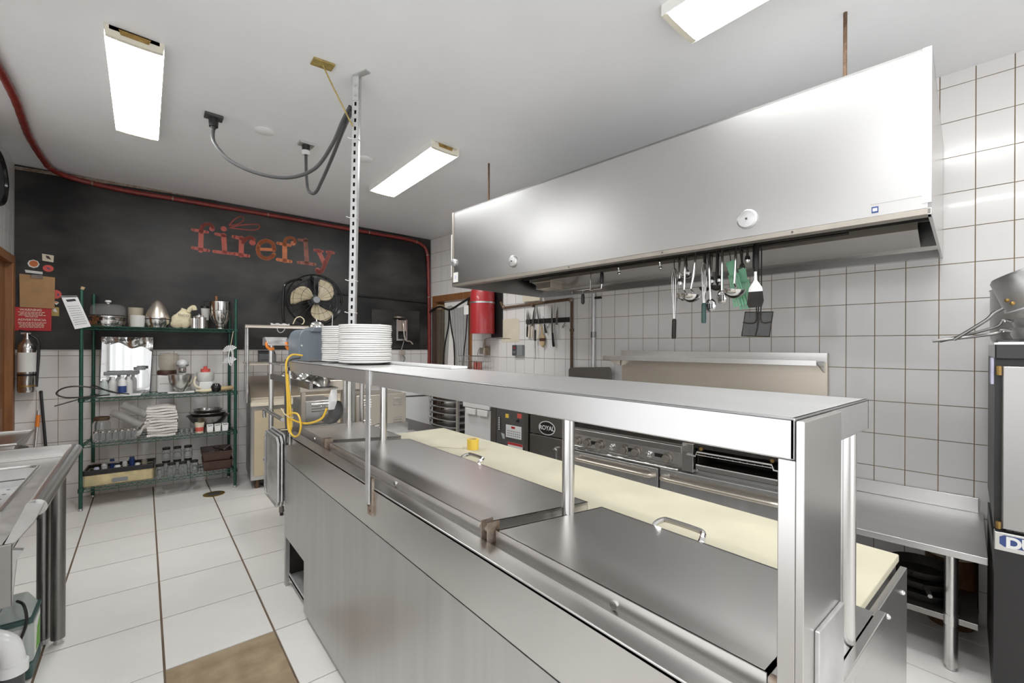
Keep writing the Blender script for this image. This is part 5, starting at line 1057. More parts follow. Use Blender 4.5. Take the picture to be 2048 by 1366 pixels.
for z, y0, y1 in ((1.835, -.60, -.20), (1.405, -.50, -.2)):
    part(t, 'overshelf', M().box(1.94, 3.3, y0, y1, z - .02, z).box(1.94, 3.3, y0, y0 + .01, z - .035, z), 'steel_warm', bev=.003)
for x in (1.965, 3.27):
    for y in (-.56, -.24): part(t, 'post', M().cyl((x, y, .95), (x, y, 1.82), .014, n=12), 'alum')
solo('receipt_printer', 'small dark receipt printer on the middle overshelf', 'printer', M().box(2.09, 2.27, -.42, -.24, 1.405, 1.50).prism([(2.09, -.42, 1.50), (2.09, -.24, 1.54), (2.09, -.24, 1.50)], (.18, 0, 0)).box(2.115, 2.245, -.432, -.42, 1.43, 1.45), 'dark_grey', 'B', (2.18, -.33, 1.405), bev=.006)
solo('black_cable', 'tangled black cables on the middle overshelf', 'cable', M().tube(smooth_path([(2.38, -.35, 1.415), (2.46, -.4, 1.44), (2.52, -.34, 1.46), (2.46, -.36, 1.42), (2.55, -.42, 1.45), (2.60, -.36, 1.43), (2.66, -.4, 1.46), (2.6, -.38, 1.42)]), .014, 6), 'black', 'B', (2.5, -.36, 1.405))
solo('white_cloth', 'small crumpled white cloth on the upper overshelf beside the fan', 'cloth', M().wavy(14, 8, lambda u, v: (2.20 + .20 * u, -.56 + .12 * v, 1.838 + .028 * abs(math.sin(u * 9 + v * 3)) * math.sin(PI * v))), 'towel', 'B', (2.3, -.5, 1.836))
solo('hanging_wire', 'loop of grey wire hanging below the upper overshelf', 'wire', M().tube(smooth_path([(2.26, -.59, 1.80), (2.27, -.59, 1.765), (2.30, -.59, 1.75), (2.33, -.59, 1.775), (2.34, -.59, 1.80)]), .005, 6), 'alum', 'B', (2.3, -.59, 1.78))

# ================================================================== GREEN WIRE SHELVING
SW, SD = 1.265, .46
SZ = (1.785, 1.082, .64, .21)
t = shelf = thing('wire_shelving', 'dark green four-tier wire shelving unit against the back wall', 'shelving', 'S', (SW / 2, SD / 2, 0))
for (x, y, zt_) in ((0, 0, 2.13), (SW, 0, 2.12), (0.03, SD, 2.13), (SW - .03, SD, 2.12)):
    p = part(t, 'post', M().cyl((x, y, .02), (x, y, zt_), .0155, n=12), 'green_wire')
    part(p, 'foot', M().lathe([(.013, 0), (.019, .004), (.016, .022)], (x, y, 0), 10), 'alum')
    for z in SZ: part(p, 'collar', M().lathe([(.017, -.03), (.022, -.025), (.021, .012), (.017, .015)], (x, y, z - .01), 12), 'green_wire')
for z in SZ:
    m = M()
    for (a, b) in (((0, 0), (SW, 0)), ((0.03, SD), (SW - .03, SD)), ((0, 0), (.03, SD)), ((SW, 0), (SW - .03, SD))):
        m.cyl((*a, z - .006), (*b, z - .006), .004, n=6).cyl((*a, z - .036), (*b, z - .036), .004, n=6)
        n = 22 if abs(a[0] - b[0]) > .3 else 8
        m.tube([(a[0] + (b[0] - a[0]) * k / (2 * n), a[1] + (b[1] - a[1]) * k / (2 * n), z - (.008 if k % 2 else .034)) for k in range(2 * n + 1)], .0028, 5)
    s = part(t, 'shelf_frame', m, 'green_wire')
    m = M()
    for k in range(1, 44): m.cyl((SW * k / 44, 0, z - .003), (SW * k / 44, SD, z - .003), .0022, n=5)
    for y in (.15, .31): m.cyl((0, y, z - .007), (SW, y, z - .007), .003, n=5)
    part(s, 'deck_wires', m, 'green_wire', kind='stuff')
# --- top tier
Z1, Z2, Z3, Z4 = SZ
t = thing('box_grater', 'tilted flat steel grater hanging on the shelving post', 'grater', 'S', (-.03, -.03, 1.78))
gq = [(-.135, -.035, 2.05), (-.025, -.035, 2.06), (.072, -.035, 1.775), (-.040, -.035, 1.745)]
part(t, 'plate', M().prism(gq, (0, .006, 0)), 'alum', bev=.001)
G = [Vector(p) for p in gq]
gp = lambda u, v: G[0].lerp(G[1], u).lerp(G[3].lerp(G[2], u), v)
part(t, 'hand_slot', M().prism([tuple(gp(u, v) + Vector((0, -.001, 0))) for u, v in ((.2, .10), (.78, .08), (.82, .15), (.24, .17))], (0, .001, 0)), 'black')
m = M()
for i in range(9):
    for j in range(6):
        c_ = gp(.18 + j * .125 + (i % 2) * .03, .30 + i * .07); m.prism([(c_.x - .006, c_.y - .001, c_.z), (c_.x + .006, c_.y - .001, c_.z - .003), (c_.x + .006, c_.y - .004, c_.z - .006), (c_.x - .006, c_.y - .004, c_.z - .003)], (0, .001, 0))
part(t, 'teeth', m, 'steel_dark')
part(t, 'top_roll', M().cyl(tuple(G[0]), tuple(G[1]), .010, n=8), 'chrome')
t = thing('wooden_spoon_tip', 'pale wooden handle end sticking out beside the shelving post', 'handle', 'S', (.01, .02, 2.0))
part(t, 'handle', M().cyl((0, .0, 2.12), (.012, .0, 2.155), .013, .016, 10), 'light_wood')
def lath(name, label, cat, prof, x, y, z, mt, n=24, group=None): return solo(name, label, cat, M().lathe(prof, (x, y, z), n), mt, 'S', (x, y, z), group)
t = thing('cake_stand', 'silver cake stand with clear dome and white knob', 'cake stand', 'S', (.17, .17, Z1))
part(t, 'base', M().lathe([(.001, 0), (.12, 0), (.125, .01), (.115, .05), (.13, .085), (.15, .095), (.15, .102), (.001, .102)], (.17, .2, Z1), 32), 'chrome')
part(t, 'plate_rim', M().lathe([(.148, .102), (.155, .112), (.15, .114), (.001, .114)], (.17, .2, Z1), 32), 'dark_grey')
dm = part(t, 'dome', M().lathe([(.138, .115), (.137, .18), (.128, .21), (.10, .226), (.02, .232), (.001, .232)], (.17, .2, Z1), 32), 'clear_plastic')
part(dm, 'dome_knob', M().lathe([(.01, .232), (.012, .242), (.026, .25), (.024, .266), (.001, .27)], (.17, .2, Z1), 16), 'white_china')
part(t, 'lower_bowl', M().lathe([(.001, .004), (.135, .004), (.142, .03), (.145, .055), (.138, .06)], (.17, .2, Z1), 32), 'chrome')
lath('food_tub', 'tall amber plastic tub behind the frosted tub', 'tub', [(.001, 0), (.058, 0), (.064, .10), (.066, .2), (.062, .205), (.06, .2), (.055, .01), (.001, .01)], .385, .22, Z1, 'amber_plastic')
lath('frosted_tub', 'short frosted plastic tub on the top wire shelf', 'tub', [(.001, 0), (.056, 0), (.060, .05), (.062, .115), (.058, .12), (.001, .12)], .405, .12, Z1, 'frosted')
t = thing('china_cap_strainer', 'cone strainer upturned over a steel bowl', 'strainer', 'S', (.565, .17, Z1))
part(t, 'cone', M().lathe([(.105, .10), (.10, .13), (.075, .20), (.04, .265), (.012, .292), (.001, .295)], (.565, .17, Z1), 28), 'steel_warm')
part(t, 'rim', M().lathe([(.106, .092), (.112, .096), (.112, .104), (.106, .106)], (.565, .17, Z1), 28, cap=False), 'chrome')
lath('steel_basin', 'polished steel basin under the cone strainer', 'basin', [(.001, 0), (.085, 0), (.105, .05), (.108, .085), (.10, .088), (.001, .088)], .565, .17, Z1, 'chrome')
t = thing('cotton_bag', 'crumpled cream cotton bag with faded dark print', 'bag', 'S', (.77, .17, Z1))
bg_ = part(t, 'bag', M().wavy(20, 12, lambda u, v: ((.77 + (.105 + .012 * math.sin(v * 9) + .01 * math.sin(u * 11)) * math.cos(2 * PI * u) * math.sin(PI * (.06 + .94 * v)) ** .55), .17 + .07 * math.sin(2 * PI * u) * math.sin(PI * (.05 + .95 * v)) ** .5, Z1 + .19 * v + .03 * v * math.cos(2 * PI * u + .4) + .012 * math.sin(u * 19))), 'cotton')
part(t, 'knot', M().tube(smooth_path([(.83, .15, Z1 + .18), (.85, .14, Z1 + .215), (.88, .13, Z1 + .235), (.89, .13, Z1 + .20)]), .022, 8), 'cotton')
text_part(t, 'bag_print', 'ENCO', .034, 'dark_grey', face_mtx((.79, .083, Z1 + .135), (1, 0, -.12), (.12, 0, 1)))
for k, (x, y, r, h_) in enumerate(((.885, .10, .032, .105), (.955, .10, .038, .12), (.93, .2, .04, .14))):
    t = thing('steel_canister', ('small lidded steel canister beside the cotton bag', 'medium lidded steel canister on the top wire shelf', 'taller lidded steel canister behind the other two')[k], 'canister', 'S', (x, y, Z1), 'steel canisters')
    part(t, 'can', M().lathe([(.001, 0), (r, 0), (r, h_), (.001, h_)], (x, y, Z1), 20), 'chrome')
    part(t, 'lid', M().lathe([(r * 1.04, h_ - .008), (r * 1.04, h_ + .004), (r * .6, h_ + .010), (.008, h_ + .012), (.010, h_ + .024), (.001, h_ + .026)], (x, y, Z1), 20), 'chrome')
t = thing('paper_cup', 'white paper cup with black lid behind the canisters', 'cup', 'S', (.99, .3, Z1))
part(t, 'cup', M().lathe([(.001, .10), (.034, .10), (.045, .24), (.001, .24)], (.99, .3, Z1), 20), 'paper')
part(t, 'lid', M().lathe([(.048, .236), (.048, .25), (.040, .262), (.001, .264)], (.99, .3, Z1), 20), 'black')
part(t, 'straw', M().tube([(.98, .3, Z1 + .262), (.975, .3, Z1 + .31), (1.02, .3, Z1 + .325)], .003, 5), 'black')
part(t, 'stand', M().lathe([(.001, 0), (.04, 0), (.04, .10), (.001, .10)], (.99, .3, Z1), 16), 'steel_dark')
t = thing('mixing_bowl', 'tall polished steel mixer bowl holding a wooden spoon', 'mixing bowl', 'S', (1.125, .13, Z1))
part(t, 'bowl', M().lathe([(.001, 0), (.042, 0), (.04, .012), (.055, .04), (.088, .11), (.103, .19), (.105, .305), (.109, .308), (.101, .306), (.098, .19), (.08, .1), (.001, .05)], (1.125, .13, Z1), 36), 'chrome')
part(t, 'band', M().lathe([(.1045, .198), (.107, .202), (.1045, .206)], (1.125, .13, Z1), 36, cap=False), 'steel')
part(t, 'side_loop', M().tube(smooth_path([(1.10, .028, Z1 + .285), (1.10, .015, Z1 + .28), (1.10, .015, Z1 + .22), (1.10, .028, Z1 + .212)]), .008, 6), 'steel')
solo('wooden_spoon', 'red-brown wooden spoon handle leaning out of the mixer bowl', 'spoon', M().tube([(1.11, .14, Z1 + .07), (1.085, .15, Z1 + .37)], [.009, .013], 8), 'wood', 'S', (1.11, .14, Z1 + .07))
# --- second tier
t = thing('mirror_panel', 'frameless mirror panel leaning on the second shelf', 'mirror', 'S', (.30, .4, Z2))
part(t, 'glass', M().hexa([(.085, .395, Z2), (.495, .395, Z2), (.495, .401, Z2), (.085, .401, Z2), (.10, .40, Z2 + .60), (.52, .40, Z2 + .60), (.52, .406, Z2 + .60), (.10, .406, Z2 + .60)]), 'mirror')
part(t, 'edge', M().tube([(.085, .393, Z2), (.495, .393, Z2), (.52, .398, Z2 + .60), (.10, .398, Z2 + .60)], .004, 5, closed=True), 'dark_grey')
solo('foil_sheet', 'torn sheet of aluminium foil along the top of the mirror', 'foil', M().wavy(26, 6, lambda u, v: (.10 + .42 * u, .375 - .01 * math.sin(u * 23) - .012 * math.sin(v * 7 + u * 9), Z2 + .60 - v * (.05 + .09 * u + .02 * math.sin(u * 14)))), 'foil', 'S', (.3, .38, Z2 + .55))
for k, (x, y, h_, mt2) in enumerate(((.15, .12, .17, 'milky'), (.215, .14, .19, 'frosted'), (.29, .10, .20, 'white_plastic'), (.335, .16, .19, 'frosted'))):
    t = thing('plastic_bottle', ('squat milky bottle with white cap beside the mirror edge', 'frosted bottle second from the shelving post', 'white bottle with blue label in front of the mirror', 'frosted bottle behind the white labelled one')[k], 'bottle', 'S', (x, y, Z2), 'bottles in front of the mirror')
    part(t, 'body', M().lathe([(.001, 0), (.032, 0), (.034, .01), (.034, h_ * .66), (.026, h_ * .8), (.014, h_ * .88), (.001, h_ * .88)], (x, y, Z2), 18), mt2)
    part(t, 'cap', M().lathe([(.016, h_ * .87), (.016, h_), (.001, h_ + .002)], (x, y, Z2), 14), 'white_plastic')
    if k == 2: part(t, 'label', M().lathe([(.0345, .03), (.0345, .10)], (x, y, Z2), 18, cap=False), 'blue')
t = thing('clear_jug', 'large clear plastic jug standing by the mirror', 'jug', 'S', (.42, .2, Z2))
part(t, 'body', M().lathe([(.001, 0), (.075, 0), (.08, .02), (.08, .2), (.06, .25), (.001, .26)], (.42, .2, Z2), 24), 'clear_plastic')
part(t, 'lid', M().lathe([(.05, .255), (.05, .285), (.001, .29)], (.42, .2, Z2), 18), 'mid_grey')
solo('grey_bin', 'flat grey plastic bin lid behind the bottles', 'lid', M().box(.13, .40, .26, .30, Z2 + .2, Z2 + .24), 'mid_grey', 'S', (.26, .28, Z2 + .2), bev=.008)
solo('white_tray', 'thin white tray under the bottles on the second shelf', 'tray', M().box(.11, .44, .02, .20, Z2, Z2 + .012), 'white_plastic', 'S', (.27, .1, Z2), bev=.003)
solo('black_cable', 'thick black cable looping off the end of the second shelf', 'cable', M().tube(smooth_path([(.28, .05, Z2 + .025), (.15, .0, Z2 + .08), (.0, -.04, Z2 + .12), (-.11, -.05, Z2 + .11), (-.16, -.05, Z2 + .06), (-.10, -.05, Z2 + .02), (.02, -.03, Z2 + .015), (.2, .05, Z2 + .018)]), .007, 7).tube(smooth_path([(.35, .03, Z2 + .02), (.22, -.02, Z2 + .05), (.1, -.03, Z2 + .12), (.06, .05, Z2 + .1)]), .006, 6), 'black', 'S', (.1, 0, Z2 + .02))
solo('flat_stick', 'dark flat stick poking out past the shelving post', 'stick', M().tube([(-.17, -.06, Z2 - .055), (-.02, .02, Z2 - .01), (.1, .08, Z2 + .01)], .006, 6), 'dark_grey', 'S', (0, 0, Z2))
t = thing('coffee_machine', 'white and clear plastic juicer machine behind the stand mixer', 'machine', 'S', (.66, .25, Z2))
part(t, 'base', M().box(.565, .70, .23, .40, Z2, Z2 + .19), 'white_plastic', bev=.012)
part(t, 'collar', M().lathe([(.085, .19), (.09, .21), (.085, .24)], (.645, .31, Z2), 24), 'brown_plastic')
part(t, 'jar', M().lathe([(.08, .24), (.092, .3), (.092, .40), (.075, .425), (.001, .43)], (.66, .31, Z2), 24), 'amber_plastic')
part(t, 'control_plate', M().box(.58, .69, .22, .23, Z2 + .10, Z2 + .17), 'paper', bev=.003)
t = thing('stand_mixer', 'white stand mixer with steel bowl on the second shelf', 'stand mixer', 'S', (.77, .12, Z2))
part(t, 'base', M().prism([(.655, .05, Z2), (.89, .05, Z2), (.89, .22, Z2), (.66, .24, Z2)], (0, 0, .018)), 'white_enamel', bev=.006)
part(t, 'column', M().prism([(.73, .19, Z2 + .018), (.82, .19, Z2 + .018), (.805, .19, Z2 + .26), (.745, .19, Z2 + .26)], (0, .07, 0)), 'white_enamel', bev=.012)
h = part(t, 'head', M().ball((.782, .13, Z2 + .315), 1, (.055, .115, .055), 20), 'white_enamel')
part(h, 'head_band', M().lathe([(.057, -.004), (.057, .004)], (.782, .09, Z2 + .315), 24, Matrix.Rotation(PI / 2, 3, 'X'), cap=False).box(.728, .838, .04, .2, Z2 + .297, Z2 + .303), 'black')
part(h, 'beater_hub', M().lathe([(.03, .22), (.036, .23), (.036, .265), (.03, .27)], (.782, .08, Z2), 18), 'chrome')
part(t, 'bowl', M().lathe([(.001, .02), (.045, .02), (.048, .032), (.075, .06), (.10, .11), (.110, .16), (.112, .20), (.116, .203), (.107, .20), (.095, .11), (.001, .05)], (.77, .085, Z2), 32), 'steel')
t = thing('food_processor', 'cream food processor with lidded bowl beside the mixer', 'food processor', 'S', (.99, .2, Z2))
part(t, 'base', M().prism([(.92, .10, Z2 + .0), (1.07, .10, Z2), (1.055, .10, Z2 + .11), (.935, .10, Z2 + .11)], (0, .16, 0)), 'white_plastic', bev=.008)
part(t, 'bowl', M().lathe([(.075, .11), (.085, .13), (.085, .20), (.08, .215), (.001, .22)], (.99, .19, Z2), 24), 'frosted')
part(t, 'feed_tube', M().lathe([(.045, .215), (.045, .25), (.02, .255), (.018, .28), (.001, .282)], (.99, .19, Z2), 18), 'pink')
part(t, 'handle', M().tube(smooth_path([(.90, .10, Z2 + .17), (.885, .08, Z2 + .12), (.90, .07, Z2 + .07), (.95, .08, Z2 + .04)]), .013, 8), 'cream')
solo('rolling_pin', 'pale wooden rolling pin end beside the black pan handle', 'rolling pin', M().cyl((1.12, .06, Z2 + .03), (1.24, .12, Z2 + .03), .026).cyl((1.24, .12, Z2 + .03), (1.26, .13, Z2 + .03), .012), 'light_wood', 'S', (1.18, .09, Z2))
solo('black_knob_pan', 'round black lid knob resting near the rolling pin', 'lid', M().lathe([(.001, 0), (.03, 0), (.048, .025), (.05, .06), (.03, .09), (.001, .095)], (1.085, .06, Z2), 20), 'black_gloss', 'S', (1.085, .06, Z2))
solo('cream_ladle', 'flat cream plastic scoop lying before the food processor', 'scoop', M().tube(smooth_path([(.90, .05, Z2 + .02), (.97, .04, Z2 + .018), (1.04, .05, Z2 + .022)]), [.012] * 4 + [.018] * 9, 8), 'cotton', 'S', (.97, .05, Z2))
t = thing('fan_strainer', 'white folding steamer basket hanging on the shelving post', 'steamer', 'S', (1.22, -.03, 1.4))
for zc_ in (1.53, 1.40):
    for k in range(9):
        a = -.9 + k * .28 + PI / 2
        part(t, 'petal', M().prism([(1.215, -.035, zc_), (1.215 + .075 * math.cos(a), -.035, zc_ + .075 * math.sin(a)), (1.215 + .07 * math.cos(a + .2), -.03, zc_ + .07 * math.sin(a + .2))], (0, .003, 0)), 'white_plastic')
part(t, 'ring', M().tube([(1.215 + .02 * math.cos(2 * PI * i / 12), -.04, 1.465 + .09 * math.sin(2 * PI * i / 12)) for i in range(12)], .006, 6, closed=True), 'white_plastic')
part(t, 'cord', M().tube([(1.24, -.02, 1.76), (1.215, -.035, 1.6)], .003, 5), 'cotton')
# --- third tier
def jar(x, y, z, r, h_, label, group, lid=None, mt='glass', name='glass_jar'):
    t = thing(name, label, 'jar', 'S', (x, y, z), group)
    part(t, 'glass', M().lathe([(.001, .002), (r * .9, .002), (r, .012), (r, h_ * .72), (r * .72, h_ * .86), (r * .72, h_), (r * .64, h_), (r * .64, h_ * .86), (r * .9, h_ * .7), (r * .9, .014), (.001, .012)], (x, y, z), 16), mt)
    part(t, 'lid' if lid else 'rim', M().lathe([(r * .86, h_ * .86), (r * .9, h_ * .88), (r * .9, h_ * 1.02), (r * .001 + .001, h_ * 1.03)] if lid else [(r * .74, h_ * .96), (r * .76, h_ * .98), (r * .74, h_)], (x, y, z), 16, cap=bool(lid)), lid or 'chrome')
    return t
j0 = jar(.10, .05, Z3, .024, .105, 'small steel-lidded glass jar, first from the grater side, front row, third shelf', 'small jars on the third shelf', 'chrome')
for i in range(7):
    for j in range(2):
        if i == 0 and j == 0: continue
        dup(j0, 'S', (.10 + i * .048 + j * .02, .05 + j * .075, Z3), 'small steel-lidded glass jar, %s from the grater side, %s row, third shelf' % (ORD[i], 'rear' if j else 'front'))
jar(.12, .24, Z3, .07, .22, 'big glass jar with dark rubber rim behind the small jars', None, 'rust')
for k, (x0, y0, z0, x1, y1, z1, r) in enumerate(((.19, .36, Z3 + .25, .44, .26, Z3 + .10, .036), (.27, .38, Z3 + .32, .47, .35, Z3 + .20, .040))):
    solo('plastic_roll', ('lower translucent roll of plastic bags slanting behind the jars', 'upper translucent roll of plastic bags slanting behind the jars')[k], 'roll', M().cyl((x0, y0, z0), (x1, y1, z1), r, n=18).cyl((x0, y0, z0), (x0 - (x1 - x0) * .01, y0 - (y1 - y0) * .01, z0 - (z1 - z0) * .01), r * .5, n=14), 'frosted', 'S', (x1, y1, z1), 'rolls of plastic bags')
for k in range(11):
    zz = Z3 + k * .029; w_ = .135 - .006 * abs(k - 5) * .5; ox = random.uniform(-.008, .008)
    m = M(); y0, y1 = .06 + random.uniform(-.008, .008), .30
    m.wavy(14, 6, lambda u, v: (.61 + ox + (u - .5) * 2 * w_, y0 + (y1 - y0) * v, zz + .026 + .004 * math.sin(u * 7 + k) - .010 * (abs(u - .5) * 2) ** 6 - .012 * (abs(v - .5) * 2) ** 8))
    m.wavy(14, 1, lambda u, v: (.61 + ox + (u - .5) * 2 * w_, y0 - .010 * math.sin(PI * v), zz + .024 * v + .004 * math.sin(u * 7 + k)))
    m.wavy(8, 1, lambda u, v: (.61 + ox + w_ + .008 * math.sin(PI * v), y0 + (y1 - y0) * u, zz + .024 * v))
    m.wavy(8, 1, lambda u, v: (.61 + ox - w_ - .008 * math.sin(PI * v), y0 + (y1 - y0) * u, zz + .024 * v))
    solo('folded_towel', 'folded white towel ' + ('lowest' if k == 0 else 'topmost' if k == 10 else 'number %s up' % ('two three four five six seven eight nine ten'.split()[k - 1])) + ' in the towel stack', 'towel', m, 'towel', 'S', (.61, .18, zz), 'stacked white towels')
solo('loose_towel', 'crumpled white towel spilling beside the towel stack', 'towel', M().wavy(14, 14, lambda u, v: (.39 + .12 * u + .02 * math.sin(v * 8), .04 + .1 * v, Z3 + .015 + .17 * u * (1 - .4 * v) + .015 * math.sin(u * 13 + v * 9))), 'towel', 'S', (.45, .1, Z3))
for k, (r, z, h_) in enumerate(((.20, .045, .12), (.175, .075, .125), (.14, .12, .115))):
    solo('steel_bowl', ('widest steel bowl at the bottom of the nested bowls', 'middle steel bowl of the nested bowls', 'innermost steel bowl of the nested bowls')[k], 'bowl', M().lathe([(.001, 0), (r * .45, 0), (r * .8, h_ * .5), (r * .97, h_), (r * 1.03, h_), (r * 1.03, h_ + .005), (r * .95, h_ + .003), (r * .77, h_ * .52), (r * .43, .006), (.001, .006)], (1.02, .22, Z3 + z), 36), 'steel_dark' if k == 0 else 'steel', 'S', (1.02, .22, Z3 + z), 'nested steel bowls')
solo('bowl_rest', 'small wire trivet under the nested bowls', 'trivet', M().lathe([(.11, 0), (.11, .045), (.1, .045), (.1, 0), (.11, 0)], (1.02, .22, Z3), 24, cap=False), 'steel_dark', 'S', (1.02, .22, Z3))
t = thing('patterned_cup', 'small floral paper cup before the nested bowls', 'cup', 'S', (.935, .05, Z3))
part(t, 'cup', M().lathe([(.001, 0), (.034, 0), (.044, .115), (.04, .115), (.001, .01)], (.935, .05, Z3), 20), 'cream')
part(t, 'flower_band', M().lathe([(.0362, .02), (.0402, .065)], (.935, .05, Z3), 20, cap=False), 'pink')
for k, x in enumerate((1.03, 1.10, 1.17)):
    t = thing('white_mug', ('white square mug nearest the floral cup', 'middle white square mug on the third shelf', 'white square mug nearest the shelving post')[k], 'mug', 'S', (x, .05, Z3), 'white mugs')
    part(t, 'mug', M().hexa([(x - .027, .02, Z3), (x + .027, .02, Z3), (x + .027, .08, Z3), (x - .027, .08, Z3), (x - .032, .015, Z3 + .085), (x + .032, .015, Z3 + .085), (x + .032, .085, Z3 + .085), (x - .032, .085, Z3 + .085)]), 'white_china', bev=.006)
    part(t, 'dark_drip', M().tube(smooth_path([(x - .022, .0135, Z3 + .08), (x - .008, .0135, Z3 + .072), (x + .006, .0135, Z3 + .078), (x + .022, .0135, Z3 + .074)]), .003, 5), 'black')
g0 = solo('shot_glass', 'tiny clear glass, first of the group behind the floral cup', 'glass', M().lathe([(.001, .004), (.014, 0), (.02, .05), (.018, .05), (.012, .008), (.001, .008)], (.78, .08, Z3), 12), 'glass', 'S', (.78, .08, Z3), 'tiny glasses on the third shelf')
for k in range(1, 7):
    o = g0.copy(); C.objects.link(o); o.location = to_world('S', (.78 + (k % 3) * .045, .08 + (k // 3) * .05, Z3)); o['label'] = 'tiny clear glass, %s of the group behind the floral cup' % ORD[k]
# --- bottom tier
t = thing('tool_crate', 'worn cream wooden crate with black tray of small tools', 'crate', 'S', (.275, .15, Z4))
part(t, 'crate', M().box(.015, .545, .03, .045, Z4, Z4 + .125).box(.015, .545, .30, .315, Z4, Z4 + .125).box(.015, .03, .03, .315, Z4, Z4 + .125).box(.53, .545, .03, .315, Z4, Z4 + .125).box(.015, .545, .03, .315, Z4, Z4 + .012), 'box_cream', bev=.003)
part(t, 'tray', M().box(.01, .55, .025, .04, Z4 + .115, Z4 + .16).box(.01, .55, .305, .32, Z4 + .115, Z4 + .16).box(.01, .025, .025, .32, Z4 + .115, Z4 + .16).box(.535, .55, .025, .32, Z4 + .115, Z4 + .16).box(.01, .55, .025, .32, Z4 + .112, Z4 + .12), 'black', bev=.003)
part(t, 'hand_hold', M().prism([(.225, .0295, Z4 + .02), (.34, .0295, Z4 + .02), (.345, .0295, Z4 + .05), (.335, .0295, Z4 + .06), (.23, .0295, Z4 + .06), (.22, .0295, Z4 + .05)], (0, -.001, 0)), 'mid_grey')
names = [('purple plastic lid', 'lavender'), ('clear plastic cup', 'frosted'), ('blue bottle cap', 'blue'), ('white bottle cap', 'white_plastic'), ('clear shot cup', 'frosted'), ('dark blue jar', 'blue'), ('small white tub', 'white_plastic'), ('amber cup', 'amber_plastic')]
for k, (nm, mt2) in enumerate(names):
    x, y = .10 + k * .052, .10 + (k % 3) * .06; r = .022 + (k % 2) * .004; h_ = .05 + (k % 3) * .022
    lath('small_container', nm + ' standing in the tool crate', 'container', [(.001, 0), (r * .9, 0), (r, h_ * .75), (r * .8, h_ * .8), (r * .8, h_), (.001, h_)], x, y, Z4 + .121, mt2, 14, 'containers in the crate')
solo('silver_tube', 'long silver tube lying across the tool crate', 'tube', M().cyl((.06, .20, Z4 + .19), (.27, .10, Z4 + .20), .011, n=10).cyl((.06, .20, Z4 + .19), (.05, .205, Z4 + .19), .013, n=10), 'alum', 'S', (.16, .15, Z4 + .18))
mj = None
for i in range(4):
    x, y = .595 + i * .098, .05 - .0 + (i % 2) * .01
    if mj is None: mj = jar(x, y, Z4, .04, .135, 'mason jar with dark lid, first beside the cream crate, front row', 'front mason jars', 'black', name='mason_jar')
    else: dup(mj, 'S', (x, y, Z4), 'mason jar with dark lid, %s beside the cream crate, front row' % ORD[i])
for i in range(3):
    for lv in range(2):
        dup(mj, 'S', (.645 + i * .095, .20, Z4 + lv * .142), 'dark-lidded mason jar, %s from the crate, %s level of the rear row' % (ORD[i], 'upper' if lv else 'lower'))
for k in range(2):
    z = Z4 + .002 + k * .105; x0 = .965 - .012 * k; x1 = 1.245 - .006 * k
    t = thing('bus_tub', ('lower brown plastic tub on the bottom wire shelf', 'upper brown plastic tub full of steel utensils')[k], 'tub', 'S', ((x0 + x1) / 2, .2, z), 'brown tubs')
    def wl_(a, b, c_, d_): return None
    part(t, 'tub', M().hexa([(x0 + .02, .04, z), (x1 - .02, .04, z), (x1 - .02, .046, z), (x0 + .02, .046, z), (x0, .02, z + .098), (x1, .02, z + .098), (x1, .026, z + .098), (x0, .026, z + .098)]).hexa([(x0 + .02, .36, z), (x1 - .02, .36, z), (x1 - .02, .366, z), (x0 + .02, .366, z), (x0, .38, z + .098), (x1, .38, z + .098), (x1, .386, z + .098), (x0, .386, z + .098)]).hexa([(x0 + .02, .04, z), (x0 + .026, .04, z), (x0 + .026, .36, z), (x0 + .02, .36, z), (x0, .02, z + .098), (x0 + .006, .02, z + .098), (x0 + .006, .386, z + .098), (x0, .386, z + .098)]).hexa([(x1 - .026, .04, z), (x1 - .02, .04, z), (x1 - .02, .36, z), (x1 - .026, .36, z), (x1 - .006, .02, z + .098), (x1, .02, z + .098), (x1, .386, z + .098), (x1 - .006, .386, z + .098)]).box(x0 + .02, x1 - .02, .04, .366, z, z + .005), 'brown_plastic')
    part(t, 'rim', M().tube([(x0, .02, z + .098), (x1, .02, z + .098), (x1, .386, z + .098), (x0, .386, z + .098)], .006, 6, closed=True), 'brown_plastic')
tz = Z4 + .107
for k in range(9):
    x = .99 + k * .026; a = random.uniform(-.5, .5); y = .10 + (k % 3) * .05
    solo('utensil', 'steel utensil, %s from the canister side, in the upper brown tub' % ORD[k], 'utensil', M().tube([(x, y, tz + .03 + (k % 4) * .022), (x + .10 * math.cos(a) - .02, y + .14, tz + .05 + (k % 4) * .022)], [.006, .004], 6).ball((x, y, tz + .03 + (k % 4) * .022), .016, (1, 1.4, .4)), 'chrome', 'S', (x, y, tz + .03), 'utensils in the tub')
solo('long_ladle_handle', 'long dark handle sticking up out of the brown tub', 'handle', M().tube([(1.05, .06, tz + .15), (1.20, .22, tz + .06)], .007, 6), 'steel_dark', 'S', (1.1, .1, tz + .1))

